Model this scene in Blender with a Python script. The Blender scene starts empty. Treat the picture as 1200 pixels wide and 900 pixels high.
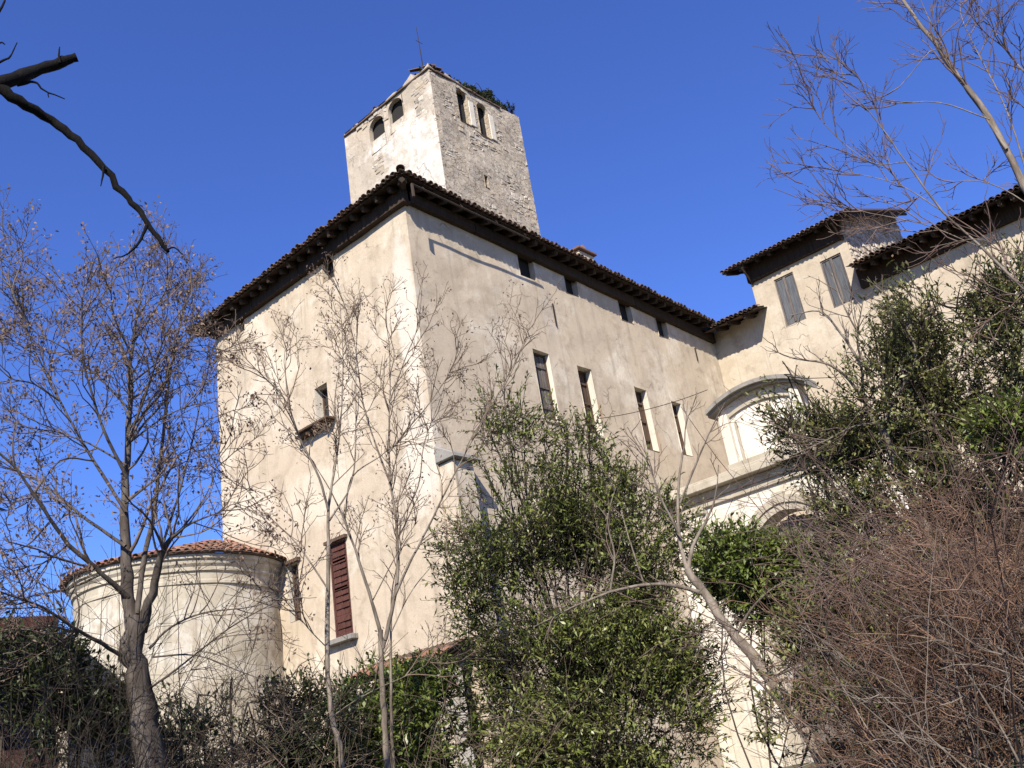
import bpy, bmesh, math, random
import numpy as np
from mathutils import Vector, Matrix, noise as mnoise

S = bpy.context.scene
COL = S.collection
rad = math.radians

# ------------------------------------------------------------------ camera
CAM = np.array([-17.054, -16.886, 0.0])
M = np.array([[0.6737111, -0.1901050, -0.7141242],
              [-0.7242258, -0.3620776, -0.5868533],
              [-0.1470046, 0.9125568, -0.3816147]])      # columns: camera right, up, back in world axes
FPX = 1150.0                                              # focal length in pixels of a 1200 px wide frame
cam = bpy.data.cameras.new('camera')
cam.sensor_width = 36.0
cam.lens = FPX / 1200 * 36.0
cam.clip_start = 0.05
cam.clip_end = 6000
cam_ob = bpy.data.objects.new('camera', cam)
COL.objects.link(cam_ob)
mw = Matrix.Identity(4)
for i in range(3):
    for j in range(3):
        mw[i][j] = float(M[i, j])
    mw[i][3] = float(CAM[i])
cam_ob.matrix_world = mw
S.camera = cam_ob

# ------------------------------------------------------------------ sky, sun, exposure
SUN_D = Vector((1.72, 1.0, -1.52)).normalized()           # direction in which the sunlight travels
world = bpy.data.worlds.new('World')
S.world = world
world.use_nodes = True
wn = world.node_tree
sky = wn.nodes.new('ShaderNodeTexSky')
sky.sky_type = 'NISHITA'
sky.sun_disc = False
sky.sun_elevation = math.asin(-SUN_D.z)
sky.sun_rotation = math.atan2(-SUN_D.x, -SUN_D.y) % (2 * math.pi)
sky.air_density = 1.0
sky.dust_density = 0.0
sky.ozone_density = 10.0
hs = wn.nodes.new('ShaderNodeHueSaturation')
hs.inputs['Hue'].default_value = 0.517
hs.inputs['Saturation'].default_value = 1.06
wn.links.new(sky.outputs[0], hs.inputs['Color'])
bg = wn.nodes['Background']
wn.links.new(hs.outputs[0], bg.inputs['Color'])
bg.inputs['Strength'].default_value = 0.115
sun = bpy.data.lights.new('sun', 'SUN')
sun.energy = 5.0
sun.angle = rad(0.5)
sun.color = (1.0, 0.92, 0.79)
sun_ob = bpy.data.objects.new('sun', sun)
COL.objects.link(sun_ob)
sun_ob.rotation_euler = SUN_D.to_track_quat('-Z', 'Y').to_euler()
sun_ob.location = (-60, -30, 60)
S.view_settings.view_transform = 'Standard'
S.view_settings.look = 'None'
S.view_settings.gamma = 1.0
S.view_settings.use_curve_mapping = False
S.view_settings.exposure = 0.92

# ------------------------------------------------------------------ helpers: pixels to places
def ray(px, py):
    v = M @ np.array([px - 600.0, 450.0 - py, -FPX])
    return v / np.linalg.norm(v)

def PX(px, py, D):
    """the place seen at a photograph pixel, D metres away over the ground"""
    d = ray(px, py)
    return CAM + d * (D / math.hypot(d[0], d[1]))

# ------------------------------------------------------------------ helpers: objects
def tag(o, label=None, cat=None, group=None, kind=None):
    if label: o['label'] = label
    if cat: o['category'] = cat
    if group: o['group'] = group
    if kind: o['kind'] = kind
    return o

def empty(name, loc, label, cat, group=None):
    o = bpy.data.objects.new(name, None)
    o.empty_display_size = 0.3
    o.location = loc
    COL.objects.link(o)
    return tag(o, label, cat, group)

def link(name, me, mat, parent=None):
    o = bpy.data.objects.new(name, me)
    COL.objects.link(o)
    if mat is not None and len(me.materials) == 0:
        me.materials.append(mat)
    if parent is not None:
        o.parent = parent
        o.matrix_parent_inverse = parent.matrix_basis.inverted() if parent.parent is None else \
            (parent.parent.matrix_basis @ parent.matrix_parent_inverse @ parent.matrix_basis).inverted()
    return o

def mesh_quads(name, V, F, smooth=False):
    V = np.asarray(V, dtype=np.float32).reshape(-1, 3)
    F = np.asarray(F, dtype=np.int32).reshape(-1, 4)
    me = bpy.data.meshes.new(name)
    me.vertices.add(len(V)); me.vertices.foreach_set('co', V.ravel())
    me.loops.add(len(F) * 4); me.loops.foreach_set('vertex_index', F.ravel())
    me.polygons.add(len(F))
    me.polygons.foreach_set('loop_start', np.arange(len(F), dtype=np.int32) * 4)
    try:
        me.polygons.foreach_set('loop_total', np.full(len(F), 4, dtype=np.int32))
    except Exception:
        pass
    if smooth:
        me.polygons.foreach_set('use_smooth', np.ones(len(F), dtype=bool))
    me.update(calc_edges=True)
    me.validate()
    return me

class MB:
    """collects faces and becomes one mesh object"""
    def __init__(self):
        self.v = []; self.f = []
    def vert(self, p):
        self.v.append(tuple(float(a) for a in p)); return len(self.v) - 1
    def face(self, pts):
        self.f.append([self.vert(p) for p in pts])
    def box(self, a, b):
        (x0, y0, z0), (x1, y1, z1) = [tuple(map(min, zip(a, b))), tuple(map(max, zip(a, b)))]
        self.hexa([(x0, y0, z0), (x1, y0, z0), (x1, y1, z0), (x0, y1, z0), (x0, y0, z1), (x1, y0, z1), (x1, y1, z1), (x0, y1, z1)])
    def hexa(self, p):
        i = [self.vert(q) for q in p]
        for q in ((3, 2, 1, 0), (4, 5, 6, 7), (0, 1, 5, 4), (1, 2, 6, 5), (2, 3, 7, 6), (3, 0, 4, 7)):
            self.f.append([i[k] for k in q])
    def prism(self, poly, ext):
        """a flat outline pushed along ext"""
        ext = Vector(ext); n = len(poly)
        a = [self.vert(p) for p in poly]
        b = [self.vert(Vector(p) + ext) for p in poly]
        self.f.append(a[::-1]); self.f.append(b)
        for k in range(n):
            self.f.append([a[k], a[(k + 1) % n], b[(k + 1) % n], b[k]])
    def tube(self, pts, radii, k=8):
        V, F = tubes([(np.array(pts, float), np.array(radii, float))], k)
        o = len(self.v)
        self.v += [tuple(map(float, q)) for q in V]
        self.f += [[o + int(i) for i in q] for q in F]
        self.f.append([o + i for i in range(k)][::-1])
        self.f.append([len(self.v) - k + i for i in range(k)])
    def build(self, name, mat, parent=None, smooth=False, bevel=0.0):
        me = bpy.data.meshes.new(name)
        me.from_pydata(self.v, [], self.f)
        me.update()
        bm = bmesh.new(); bm.from_mesh(me)
        bmesh.ops.remove_doubles(bm, verts=bm.verts, dist=1e-5)
        bmesh.ops.recalc_face_normals(bm, faces=bm.faces)
        if bevel > 0:
            ed = [e for e in bm.edges if len(e.link_faces) == 2 and e.calc_face_angle(0) > 0.6]
            bmesh.ops.bevel(bm, geom=ed, offset=bevel, segments=1, affect='EDGES', profile=0.6)
        bm.to_mesh(me); bm.free()
        if smooth:
            me.polygons.foreach_set('use_smooth', np.ones(len(me.polygons), dtype=bool))
        return link(name, me, mat, parent)

def tubes(polys, k):
    """tapered tubes along polylines, all in one vertex and face list"""
    groups = {}
    for P, R in polys:
        groups.setdefault(len(P), []).append((P, R))
    VV, FF, base = [], [], 0
    ang = np.arange(k) * 2 * math.pi / k
    ca, sa = np.cos(ang), np.sin(ang)
    for n, lst in groups.items():
        P = np.array([a for a, _ in lst], dtype=float)
        R = np.array([b for _, b in lst], dtype=float)
        m = len(lst)
        T = np.gradient(P, axis=1)
        T /= np.linalg.norm(T, axis=2, keepdims=True) + 1e-9
        mean = T.mean(axis=1)
        ref = np.where(np.abs(mean[:, 2:3]) > 0.8, np.array([[1.0, 0.1, 0.0]]), np.array([[0.1, 0.0, 1.0]]))[:, None, :]
        U = np.cross(T, np.broadcast_to(ref, T.shape)); U /= np.linalg.norm(U, axis=2, keepdims=True) + 1e-9
        W = np.cross(T, U)
        ring = P[:, :, None, :] + R[:, :, None, None] * (ca[None, None, :, None] * U[:, :, None, :] + sa[None, None, :, None] * W[:, :, None, :])
        VV.append(ring.reshape(-1, 3))
        b0 = base + (np.arange(m) * n * k)[:, None, None] + (np.arange(n - 1) * k)[None, :, None]
        i0 = b0 + np.arange(k)[None, None, :]
        i1 = b0 + ((np.arange(k) + 1) % k)[None, None, :]
        FF.append(np.stack([i0, i1, i1 + k, i0 + k], axis=-1).reshape(-1, 4))
        base += m * n * k
    return np.concatenate(VV), np.concatenate(FF)

def nz(x, y, z, s=1.0):
    return mnoise.noise(Vector((x * s, y * s, z * s)))

# ------------------------------------------------------------------ materials
def new_mat(name):
    m = bpy.data.materials.new(name); m.use_nodes = True
    nt = m.node_tree
    return m, nt, nt.nodes['Principled BSDF']

class N:
    """a few words for node trees"""
    def __init__(self, nt): self.nt = nt
    def n(self, t, **kw):
        x = self.nt.nodes.new(t)
        for a, b in kw.items(): setattr(x, a, b)
        return x
    def l(self, a, b): self.nt.links.new(a, b)
    def pos(self, scale=(1, 1, 1)):
        g = self.n('ShaderNodeNewGeometry')
        mp = self.n('ShaderNodeMapping')
        mp.inputs['Scale'].default_value = scale
        self.l(g.outputs['Position'], mp.inputs['Vector'])
        return mp.outputs[0]
    def noise(self, vec, scale, detail=6, rough=0.6, dist=0.0):
        x = self.n('ShaderNodeTexNoise')
        x.inputs['Scale'].default_value = scale; x.inputs['Detail'].default_value = detail
        x.inputs['Roughness'].default_value = rough; x.inputs['Distortion'].default_value = dist
        self.l(vec, x.inputs['Vector'])
        return x.outputs['Fac']
    def ramp(self, fac, a, b, va=0.0, vb=1.0):
        x = self.n('ShaderNodeMapRange')
        x.interpolation_type = 'SMOOTHSTEP'
        for k, v in zip(('From Min', 'From Max', 'To Min', 'To Max'), (a, b, va, vb)):
            x.inputs[k].default_value = v
        self.l(fac, x.inputs['Value'])
        return x.outputs[0]
    def mix(self, fac, a, b, blend='MIX'):
        x = self.n('ShaderNodeMix', data_type='RGBA', blend_type=blend)
        if isinstance(fac, (int, float)): x.inputs[0].default_value = fac
        else: self.l(fac, x.inputs[0])
        for q, i in ((a, 6), (b, 7)):
            if isinstance(q, tuple): x.inputs[i].default_value = (*q, 1)
            else: self.l(q, x.inputs[i])
        return x.outputs[2]
    def math(self, op, a, b):
        x = self.n('ShaderNodeMath', operation=op)
        for q, i in ((a, 0), (b, 1)):
            if isinstance(q, (int, float)): x.inputs[i].default_value = q
            else: self.l(q, x.inputs[i])
        return x.outputs[0]
    def blob(self, centre, radii, wob=0.5, seed=1.0):
        """1 inside a ragged ellipsoid patch of wear"""
        g = self.n('ShaderNodeNewGeometry')
        s = self.n('ShaderNodeVectorMath', operation='SUBTRACT'); s.inputs[1].default_value = centre
        self.l(g.outputs['Position'], s.inputs[0])
        d = self.n('ShaderNodeVectorMath', operation='DIVIDE'); d.inputs[1].default_value = radii
        self.l(s.outputs[0], d.inputs[0])
        ln = self.n('ShaderNodeVectorMath', operation='LENGTH'); self.l(d.outputs[0], ln.inputs[0])
        nn = self.noise(self.pos((1, 1, 1)), 2.2 * seed, 9, 0.75)
        w = self.math('ADD', ln.outputs['Value'], self.math('MULTIPLY', self.math('SUBTRACT', nn, 0.5), wob * 4))
        return self.ramp(w, 1.15, 0.65)
    def bump(self, bsdf, h, strength=0.5, dist=0.02):
        b = self.n('ShaderNodeBump'); b.inputs['Strength'].default_value = strength; b.inputs['Distance'].default_value = dist
        self.l(h, b.inputs['Height']); self.l(b.outputs[0], bsdf.inputs['Normal'])

KA = 0.86                                                  # overall reflectance of plaster and stone
def dim(c, k): return tuple(x * k for x in c)

def plaster(name, base, light, dark, patch=0.5, stain=0.5, streak=0.35, bumpd=0.03, blobs=(), lo=0.47, hi=0.6, joints=0.0, jmask=(0.35, 0.5)):
    base, light, dark = dim(base, KA), dim(light, KA), dim(dark, KA)
    blobs = [(a_, b_2, dim(c_, KA), d_, e_) for (a_, b_2, c_, d_, e_) in blobs]
    m, nt, b = new_mat(name); q = N(nt)
    p = q.pos()
    big = q.noise(p, 0.45, 9, 0.62, 0.3)
    mid = q.noise(p, 1.7, 10, 0.68, 0.4)
    fine = q.noise(p, 22.0, 8, 0.7)
    st = q.noise(q.pos((2.6, 2.6, 0.16)), 1.0, 7, 0.6)
    edge = q.math('ADD', big, q.math('MULTIPLY', q.math('SUBTRACT', q.noise(p, 3.5, 10, 0.75), 0.5), 0.35))
    c = q.mix(q.ramp(edge, lo, hi + 0.06, 0, patch), base, light)
    c = q.mix(q.ramp(q.noise(p, 0.9, 10, 0.72, 0.6), 0.48, 0.66, 0, stain * 0.8), c, dim(dark, 1.25))
    c = q.mix(q.ramp(mid, 0.5, 0.72, 0, stain), c, dark)
    c = q.mix(q.ramp(st, 0.52, 0.75, 0, streak), c, tuple(x * 0.55 for x in base))
    c = q.mix(q.ramp(q.noise(p, 5.0, 8, 0.7), 0.6, 0.66, 0, 0.35 * stain), c, tuple(x * 0.45 for x in dark))
    c = q.mix(q.ramp(q.noise(p, 11.0, 6, 0.75), 0.62, 0.7, 0, 0.3), c, tuple(x * 0.5 for x in dark))
    st2 = q.noise(q.pos((5.5, 5.5, 0.1)), 1.0, 9, 0.65)
    c = q.mix(q.math('MULTIPLY', q.ramp(st2, 0.54, 0.7, 0, streak * 0.8), q.ramp(big, 0.4, 0.6)), c, dim(dark, 0.75))
    for (ce, ra, co, wob, seed) in blobs:
        c = q.mix(q.math('MULTIPLY', q.blob(ce, ra, wob, seed), 0.5), c, co)
    c = q.mix(q.ramp(fine, 0.3, 0.75, 0.0, 0.3), c, tuple(x * 0.62 for x in base))
    if joints:                                             # rubble showing through: dark irregular joints and holes
        w2 = q.n('ShaderNodeVectorMath', operation='ADD'); n2 = q.n('ShaderNodeTexNoise'); n2.inputs['Scale'].default_value = 4.0; n2.inputs['Detail'].default_value = 4
        sc2 = q.n('ShaderNodeVectorMath', operation='SCALE'); sc2.inputs['Scale'].default_value = 0.16
        q.l(p, n2.inputs['Vector']); q.l(n2.outputs['Color'], sc2.inputs[0]); q.l(q.pos((1, 1, 1.5)), w2.inputs[0]); q.l(sc2.outputs[0], w2.inputs[1])
        v2 = q.n('ShaderNodeTexVoronoi', feature='DISTANCE_TO_EDGE'); v2.inputs['Scale'].default_value = 4.6; q.l(w2.outputs[0], v2.inputs['Vector'])
        jm = q.ramp(q.noise(p, 0.9, 8, 0.7), *jmask)
        jn = q.math('MULTIPLY', q.ramp(v2.outputs['Distance'], 0.1, 0.02), jm)
        jn = q.math('MULTIPLY', jn, q.ramp(q.noise(p, 7.0, 4, 0.7), 0.38, 0.6))
        c = q.mix(q.math('MULTIPLY', jn, joints), c, dim(dark, 0.3))
        v3 = q.n('ShaderNodeTexVoronoi', feature='F1'); v3.inputs['Scale'].default_value = 4.6; q.l(w2.outputs[0], v3.inputs['Vector'])
        hsv = q.n('ShaderNodeSeparateColor'); q.l(v3.outputs['Color'], hsv.inputs[0])
        c = q.mix(q.math('MULTIPLY', q.math('MULTIPLY', hsv.outputs[0], jm), 0.5 * joints), c, dim(dark, 0.9))
    # hairline cracks, only here and there
    wv = q.n('ShaderNodeVectorMath', operation='ADD')
    nv = q.n('ShaderNodeTexNoise'); nv.inputs['Scale'].default_value = 1.6; nv.inputs['Detail'].default_value = 6
    q.l(p, nv.inputs['Vector']); q.l(p, wv.inputs[0]); q.l(nv.outputs['Color'], wv.inputs[1])
    vo = q.n('ShaderNodeTexVoronoi', feature='DISTANCE_TO_EDGE'); vo.inputs['Scale'].default_value = 0.55
    q.l(wv.outputs[0], vo.inputs['Vector'])
    crk = q.math('MULTIPLY', q.ramp(vo.outputs['Distance'], 0.016, 0.004), q.ramp(q.noise(p, 0.5, 3), 0.52, 0.62))
    c = q.mix(q.math('MULTIPLY', crk, 0.6), c, dim(dark, 0.4))
    q.l(c, b.inputs['Base Color'])
    b.inputs['Roughness'].default_value = 0.92
    b.inputs['Specular IOR Level'].default_value = 0.2
    h = q.math('ADD', q.math('MULTIPLY', mid, 1.0), q.math('MULTIPLY', fine, 0.35))
    q.bump(b, h, 0.6, bumpd)
    return m

def island_mat(name, cols, rough=0.8, bump_scale=18.0, bump=0.4, dist=0.01, dirt=None, spec=0.3, per_object=False):
    """every loose piece takes its own tone out of cols"""
    cols = [dim(c, 0.95) for c in cols]
    m, nt, b = new_mat(name); q = N(nt)
    if per_object:
        r = q.n('ShaderNodeObjectInfo').outputs['Random']
    else:
        r = q.n('ShaderNodeNewGeometry').outputs['Random Per Island']
    rp = q.n('ShaderNodeValToRGB'); q.l(r, rp.inputs[0])
    el = rp.color_ramp.elements
    while len(el) < len(cols): el.new(0.5)
    for i, c in enumerate(cols):
        el[i].position = i / (len(cols) - 1); el[i].color = (*c, 1)
    c = rp.outputs[0]
    nn = q.noise(q.pos(), bump_scale, 8, 0.65)
    c = q.mix(q.ramp(nn, 0.35, 0.75, 0, 0.45), c, dirt or tuple(x * 0.5 for x in cols[0]))
    q.l(c, b.inputs['Base Color'])
    b.inputs['Roughness'].default_value = rough
    b.inputs['Specular IOR Level'].default_value = spec
    if bump: q.bump(b, nn, bump, dist)
    return m

def leaf_mat(name, cols, rough=0.42, trans=0.25):
    cols = [dim(c, 1.15) for c in cols]
    m, nt, b = new_mat(name); q = N(nt)
    r = q.n('ShaderNodeNewGeometry').outputs['Random Per Island']
    rp = q.n('ShaderNodeValToRGB'); q.l(r, rp.inputs[0])
    el = rp.color_ramp.elements
    while len(el) < len(cols): el.new(0.5)
    for i, c in enumerate(cols):
        el[i].position = i / (len(cols) - 1); el[i].color = (*c, 1)
    cc = q.mix(q.ramp(q.noise(q.pos(), 1.1, 4), 0.45, 0.65, 0, 0.55), rp.outputs[0], dim(cols[-2] if len(cols) > 4 else cols[-1], 1.15))
    q.l(cc, b.inputs['Base Color'])
    b.inputs['Roughness'].default_value = rough
    b.inputs['Specular IOR Level'].default_value = 0.4
    t = q.n('ShaderNodeBsdfTranslucent'); q.l(cc, t.inputs['Color'])
    mx = q.n('ShaderNodeMixShader'); mx.inputs[0].default_value = trans
    q.l(b.outputs[0], mx.inputs[1]); q.l(t.outputs[0], mx.inputs[2])
    q.l(mx.outputs[0], nt.nodes['Material Output'].inputs['Surface'])
    return m

def bark_mat(name, base, light, scale=9.0, rough=0.9):
    base, light = dim(base, 0.62), dim(light, 0.62)
    m, nt, b = new_mat(name); q = N(nt)
    a = q.noise(q.pos((1, 1, 0.25)), scale, 9, 0.7)
    g = q.noise(q.pos(), 2.0, 6, 0.6)
    c = q.mix(q.ramp(a, 0.38, 0.66), base, light)
    c = q.mix(q.ramp(g, 0.5, 0.75, 0, 0.5), c, tuple(x * 0.6 for x in base))
    q.l(c, b.inputs['Base Color'])
    b.inputs['Roughness'].default_value = rough
    b.inputs['Specular IOR Level'].default_value = 0.15
    q.bump(b, a, 0.8, 0.02)
    return m

def wood_mat(name, base, light, axis=(6, 6, 0.6), rough=0.85):
    base, light = dim(base, 0.75), dim(light, 0.75)
    m, nt, b = new_mat(name); q = N(nt)
    a = q.noise(q.pos(axis), 3.0, 8, 0.7)
    r = q.n('ShaderNodeObjectInfo').outputs['Random']
    c = q.mix(q.ramp(a, 0.35, 0.68), base, light)
    c = q.mix(q.math('MULTIPLY', r, 0.4), c, tuple(x * 0.5 for x in base))
    q.l(c, b.inputs['Base Color']); b.inputs['Roughness'].default_value = rough
    b.inputs['Specular IOR Level'].default_value = 0.2
    q.bump(b, a, 0.5, 0.01)
    return m

CREAM = (0.50, 0.40, 0.27)
MAT = {}
MAT['block'] = plaster('block_plaster', (0.51, 0.425, 0.32), (0.67, 0.605, 0.495), (0.31, 0.25, 0.18), patch=0.8, stain=0.75, streak=0.7, blobs=[
    ((0.0, 0.45, 12.6), (0.35, 0.45, 2.6), (0.74, 0.71, 0.64), 0.28, 1.3),
    ((0.0, 0.6, 8.6), (0.35, 0.7, 1.6), (0.72, 0.68, 0.6), 0.45, 1.1),
    ((0.0, 5.0, 8.7), (0.3, 1.6, 0.9), (0.68, 0.62, 0.5), 0.5, 1.0),
    ((0.0, 6.3, 13.2), (0.3, 0.9, 0.7), (0.68, 0.62, 0.5), 0.5, 1.0),
    ((0.0, 8.3, 9.2), (0.3, 1.3, 0.8), (0.68, 0.63, 0.52), 0.5, 0.9),
    ((7.65, 0.0, 10.9), (0.22, 0.2, 0.55), (0.42, 0.25, 0.13), 0.25, 2.0),
    ((10.75, 0.0, 10.35), (0.25, 0.2, 0.6), (0.42, 0.26, 0.15), 0.25, 2.0),
    ((5.9, 0.0, 14.0), (0.35, 0.2, 1.1), (0.43, 0.38, 0.32), 0.4, 1.6)])
MAT['reveal'] = plaster('whitewashed_reveal', (0.62, 0.57, 0.48), (0.7, 0.66, 0.58), (0.42, 0.35, 0.27), stain=0.3)
MAT['wing'] = plaster('wing_plaster', (0.47, 0.4, 0.305), (0.6, 0.54, 0.44), (0.3, 0.24, 0.17), patch=0.6, stain=0.6, streak=0.4)
MAT['turret'] = plaster('turret_plaster', (0.45, 0.4, 0.31), (0.7, 0.66, 0.58), (0.29, 0.24, 0.17), patch=0.75, stain=0.85, streak=0.8, lo=0.45, hi=0.55)
MAT['tower'] = plaster('tower_plaster', (0.46, 0.4, 0.32), (0.74, 0.71, 0.65), (0.3, 0.24, 0.17), patch=0.9, stain=0.7, streak=0.2, bumpd=0.05, lo=0.42, hi=0.56, joints=0.6, jmask=(0.5, 0.62), blobs=[
    ((5.0, 4.6, 20.6), (0.4, 2.6, 2.2), (0.76, 0.74, 0.69), 0.4, 0.9), ((5.0, 5.4, 25.0), (0.4, 2.6, 0.9), (0.44, 0.37, 0.28), 0.5, 1.2)])
MAT['mortar'] = plaster('rubble_mortar', (0.52, 0.45, 0.355), (0.66, 0.59, 0.49), (0.25, 0.2, 0.15), stain=0.8, bumpd=0.06, joints=0.95, jmask=(0.3, 0.45))
MAT['portal'] = plaster('portal_plaster', (0.54, 0.46, 0.34), (0.72, 0.68, 0.6), (0.34, 0.26, 0.17), patch=0.8, stain=0.6, streak=0.45)
MAT['fresco'] = plaster('faded_fresco', (0.68, 0.64, 0.57), (0.78, 0.76, 0.72), (0.48, 0.34, 0.2), stain=0.5, streak=0.3, blobs=[((10.6, -4.2, 10.6), (0.4, 0.9, 0.5), (0.5, 0.38, 0.25), 0.6, 1.4)])
MAT['pierbase'] = plaster('crumbling_white_plaster', (0.56, 0.51, 0.42), (0.74, 0.71, 0.65), (0.36, 0.29, 0.2), patch=0.9, stain=0.6, bumpd=0.06, lo=0.42, hi=0.54)
MAT['stone'] = plaster('grey_stone', (0.26, 0.245, 0.22), (0.36, 0.34, 0.31), (0.12, 0.11, 0.095), stain=0.7, streak=0.4)
MAT['moulding'] = plaster('stone_moulding', (0.42, 0.375, 0.3), (0.58, 0.53, 0.45), (0.2, 0.17, 0.12), stain=0.7, streak=0.5)
MAT['rubble'] = island_mat('rubble_stone', [(0.24, 0.21, 0.17), (0.44, 0.39, 0.32), (0.35, 0.28, 0.2), (0.56, 0.51, 0.43), (0.36, 0.32, 0.27), (0.48, 0.39, 0.28)], 0.95, 14, 0.7, 0.02)
MAT['tile'] = island_mat('weathered_terracotta', [(0.2, 0.085, 0.055), (0.27, 0.12, 0.075), (0.14, 0.075, 0.055), (0.3, 0.17, 0.115), (0.22, 0.1, 0.06), (0.12, 0.085, 0.065)], 0.88, 11, 0.5, 0.01, dirt=(0.1, 0.08, 0.06), per_object=True)
MAT['tile_old'] = island_mat('lichened_terracotta', [(0.085, 0.055, 0.042), (0.13, 0.08, 0.056), (0.075, 0.06, 0.05), (0.16, 0.1, 0.07)], 0.9, 11, 0.5, 0.01, dirt=(0.07, 0.06, 0.05), per_object=True)
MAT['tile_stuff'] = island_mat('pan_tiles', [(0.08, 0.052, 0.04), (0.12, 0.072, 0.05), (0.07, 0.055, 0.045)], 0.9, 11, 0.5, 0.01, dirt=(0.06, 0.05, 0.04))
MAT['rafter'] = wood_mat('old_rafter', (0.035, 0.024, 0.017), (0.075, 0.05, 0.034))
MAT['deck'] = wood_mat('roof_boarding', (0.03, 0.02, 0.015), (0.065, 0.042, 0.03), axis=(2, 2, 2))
MAT['shutter_red'] = wood_mat('red_brown_shutter', (0.085, 0.033, 0.026), (0.15, 0.065, 0.05))
MAT['shutter_blue'] = wood_mat('blue_grey_shutter', (0.09, 0.1, 0.115), (0.17, 0.175, 0.185))
MAT['wood_brown'] = wood_mat('brown_wood', (0.08, 0.05, 0.035), (0.17, 0.11, 0.075))
MAT['wood_grey'] = wood_mat('grey_boards', (0.11, 0.09, 0.08), (0.24, 0.21, 0.19))
MAT['iron'] = wood_mat('rusty_iron', (0.03, 0.025, 0.022), (0.08, 0.055, 0.04))
MAT['metal'] = wood_mat('dull_metal', (0.12, 0.12, 0.12), (0.2, 0.19, 0.18), rough=0.5)
mm, nt_, b_ = new_mat('dusty_glass')
b_.inputs['Base Color'].default_value = (0.02, 0.022, 0.025, 1); b_.inputs['Roughness'].default_value = 0.25
MAT['glass'] = mm
mm, nt_, b_ = new_mat('painted_darkness')  # near-black paint standing in for the unlit depth of openings
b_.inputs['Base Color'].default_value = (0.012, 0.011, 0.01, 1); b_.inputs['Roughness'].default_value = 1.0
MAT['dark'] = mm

# ------------------------------------------------------------------ ground
RX, RY = 0.68, -0.733      # to the right of the camera
FX, FY = 0.733, 0.68
def sm(a, b, x):
    t = max(0.0, min(1.0, (x - a) / (b - a))); return t * t * (3 - 2 * t)
def ground(x, y):
    dx, dy = x - CAM[0], y - CAM[1]
    u = dx * RX + dy * RY; w = dx * FX + dy * FY
    d = math.hypot(dx, dy)
    h = -1.6 + 1.1 * sm(6, 26, w)
    a = u / max(abs(w), 3.0)
    h += 2.6 * sm(0.25, 0.7, a) * sm(3, 11, d) * (1 - sm(30, 80, d))
    h += 0.14 * nz(x, y, 0, 0.35) + 0.05 * nz(x, y, 3, 1.3)
    h += 14 * sm(80, 600, d) * (0.5 + nz(x, y, 7, 0.004))
    return h
def make_ground():
    near = np.linspace(-45, 45, 121)
    far = [70, 110, 180, 320, 600, 1200, 2500]
    xs = np.concatenate([[-f for f in far[::-1]], near, far])
    V = [(x, y, ground(x, y)) for y in xs for x in xs]
    n = len(xs)
    F = [(j * n + i, j * n + i + 1, (j + 1) * n + i + 1, (j + 1) * n + i) for j in range(n - 1) for i in range(n - 1)]
    m, nt, b = new_mat('leaf_litter_ground'); q = N(nt)
    a = q.noise(q.pos(), 0.8, 9, 0.65); f = q.noise(q.pos(), 14, 8, 0.7)
    c = q.mix(q.ramp(a, 0.42, 0.6), (0.075, 0.055, 0.035), (0.05, 0.065, 0.025))
    c = q.mix(q.ramp(f, 0.45, 0.7), c, (0.13, 0.095, 0.06))
    q.l(c, b.inputs['Base Color']); b.inputs['Roughness'].default_value = 0.95
    q.bump(b, f, 0.8, 0.05)
    tag(link('ground', mesh_quads('ground', V, F, True), m), 'brown leaf litter ground rising to the right', None, None, 'structure')
make_ground()

# ------------------------------------------------------------------ walls with openings
def panel(mb, O, U, V, Nn, u0, u1, v0, v1, holes, depth, step=0.5, disp=0.02, top=None, back=False):
    """a wall face from O along U and V with real openings; top(u) overrides the upper edge"""
    O, U, V, Nn = Vector(O), Vector(U), Vector(V), Vector(Nn)
    us = {u0, u1}; vs = {v0, v1}
    for h in holes:
        us |= {h[0], h[1]}; vs |= {h[2], h[3]}
    def fill(s, a, b):
        s = sorted(s); out = []
        for p, q in zip(s, s[1:]):
            n = max(1, int(round((q - p) / step)))
            out += [p + (q - p) * k / n for k in range(n)]
        return out + [s[-1]]
    us, vs = fill(us, u0, u1), fill(vs, v0, v1)
    idx = {}
    def vert(i, j):
        if (i, j) not in idx:
            u, v = us[i], vs[j]
            if top and v > v1 - 1.2:
                v = v + (top(u) - v1) * (v - (v1 - 1.2)) / 1.2
            p = O + U * u + V * v
            edge = i in (0, len(us) - 1)
            d = disp * (nz(p.x, p.y, p.z, 0.7) + 0.5 * nz(p.x, p.y, p.z, 1.9))
            if edge: p = p + Vector((-1, -1, 0)) * (disp * 0.55 * nz(1.7, 0.3, p.z, 1.1) + disp * 0.4 * nz(0.2, 5.1, p.z, 3.7))
            p = p + Nn * (d if not edge else 0.0)
            if not edge and j not in (0, len(vs) - 1):
                p = p + U * 0.6 * disp * nz(p.x, p.y, p.z + 9, 2.1) + V * 0.6 * disp * nz(p.x + 5, p.y, p.z, 2.1)
            idx[(i, j)] = mb.vert(p)
        return idx[(i, j)]
    def inhole(i, j):
        u = (us[i] + us[i + 1]) / 2; v = (vs[j] + vs[j + 1]) / 2
        return any(h[0] < u < h[1] and h[2] < v < h[3] for h in holes)
    for i in range(len(us) - 1):
        for j in range(len(vs) - 1):
            if not inhole(i, j):
                mb.f.append([vert(i, j), vert(i + 1, j), vert(i + 1, j + 1), vert(i, j + 1)])
    return us, vs

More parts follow.
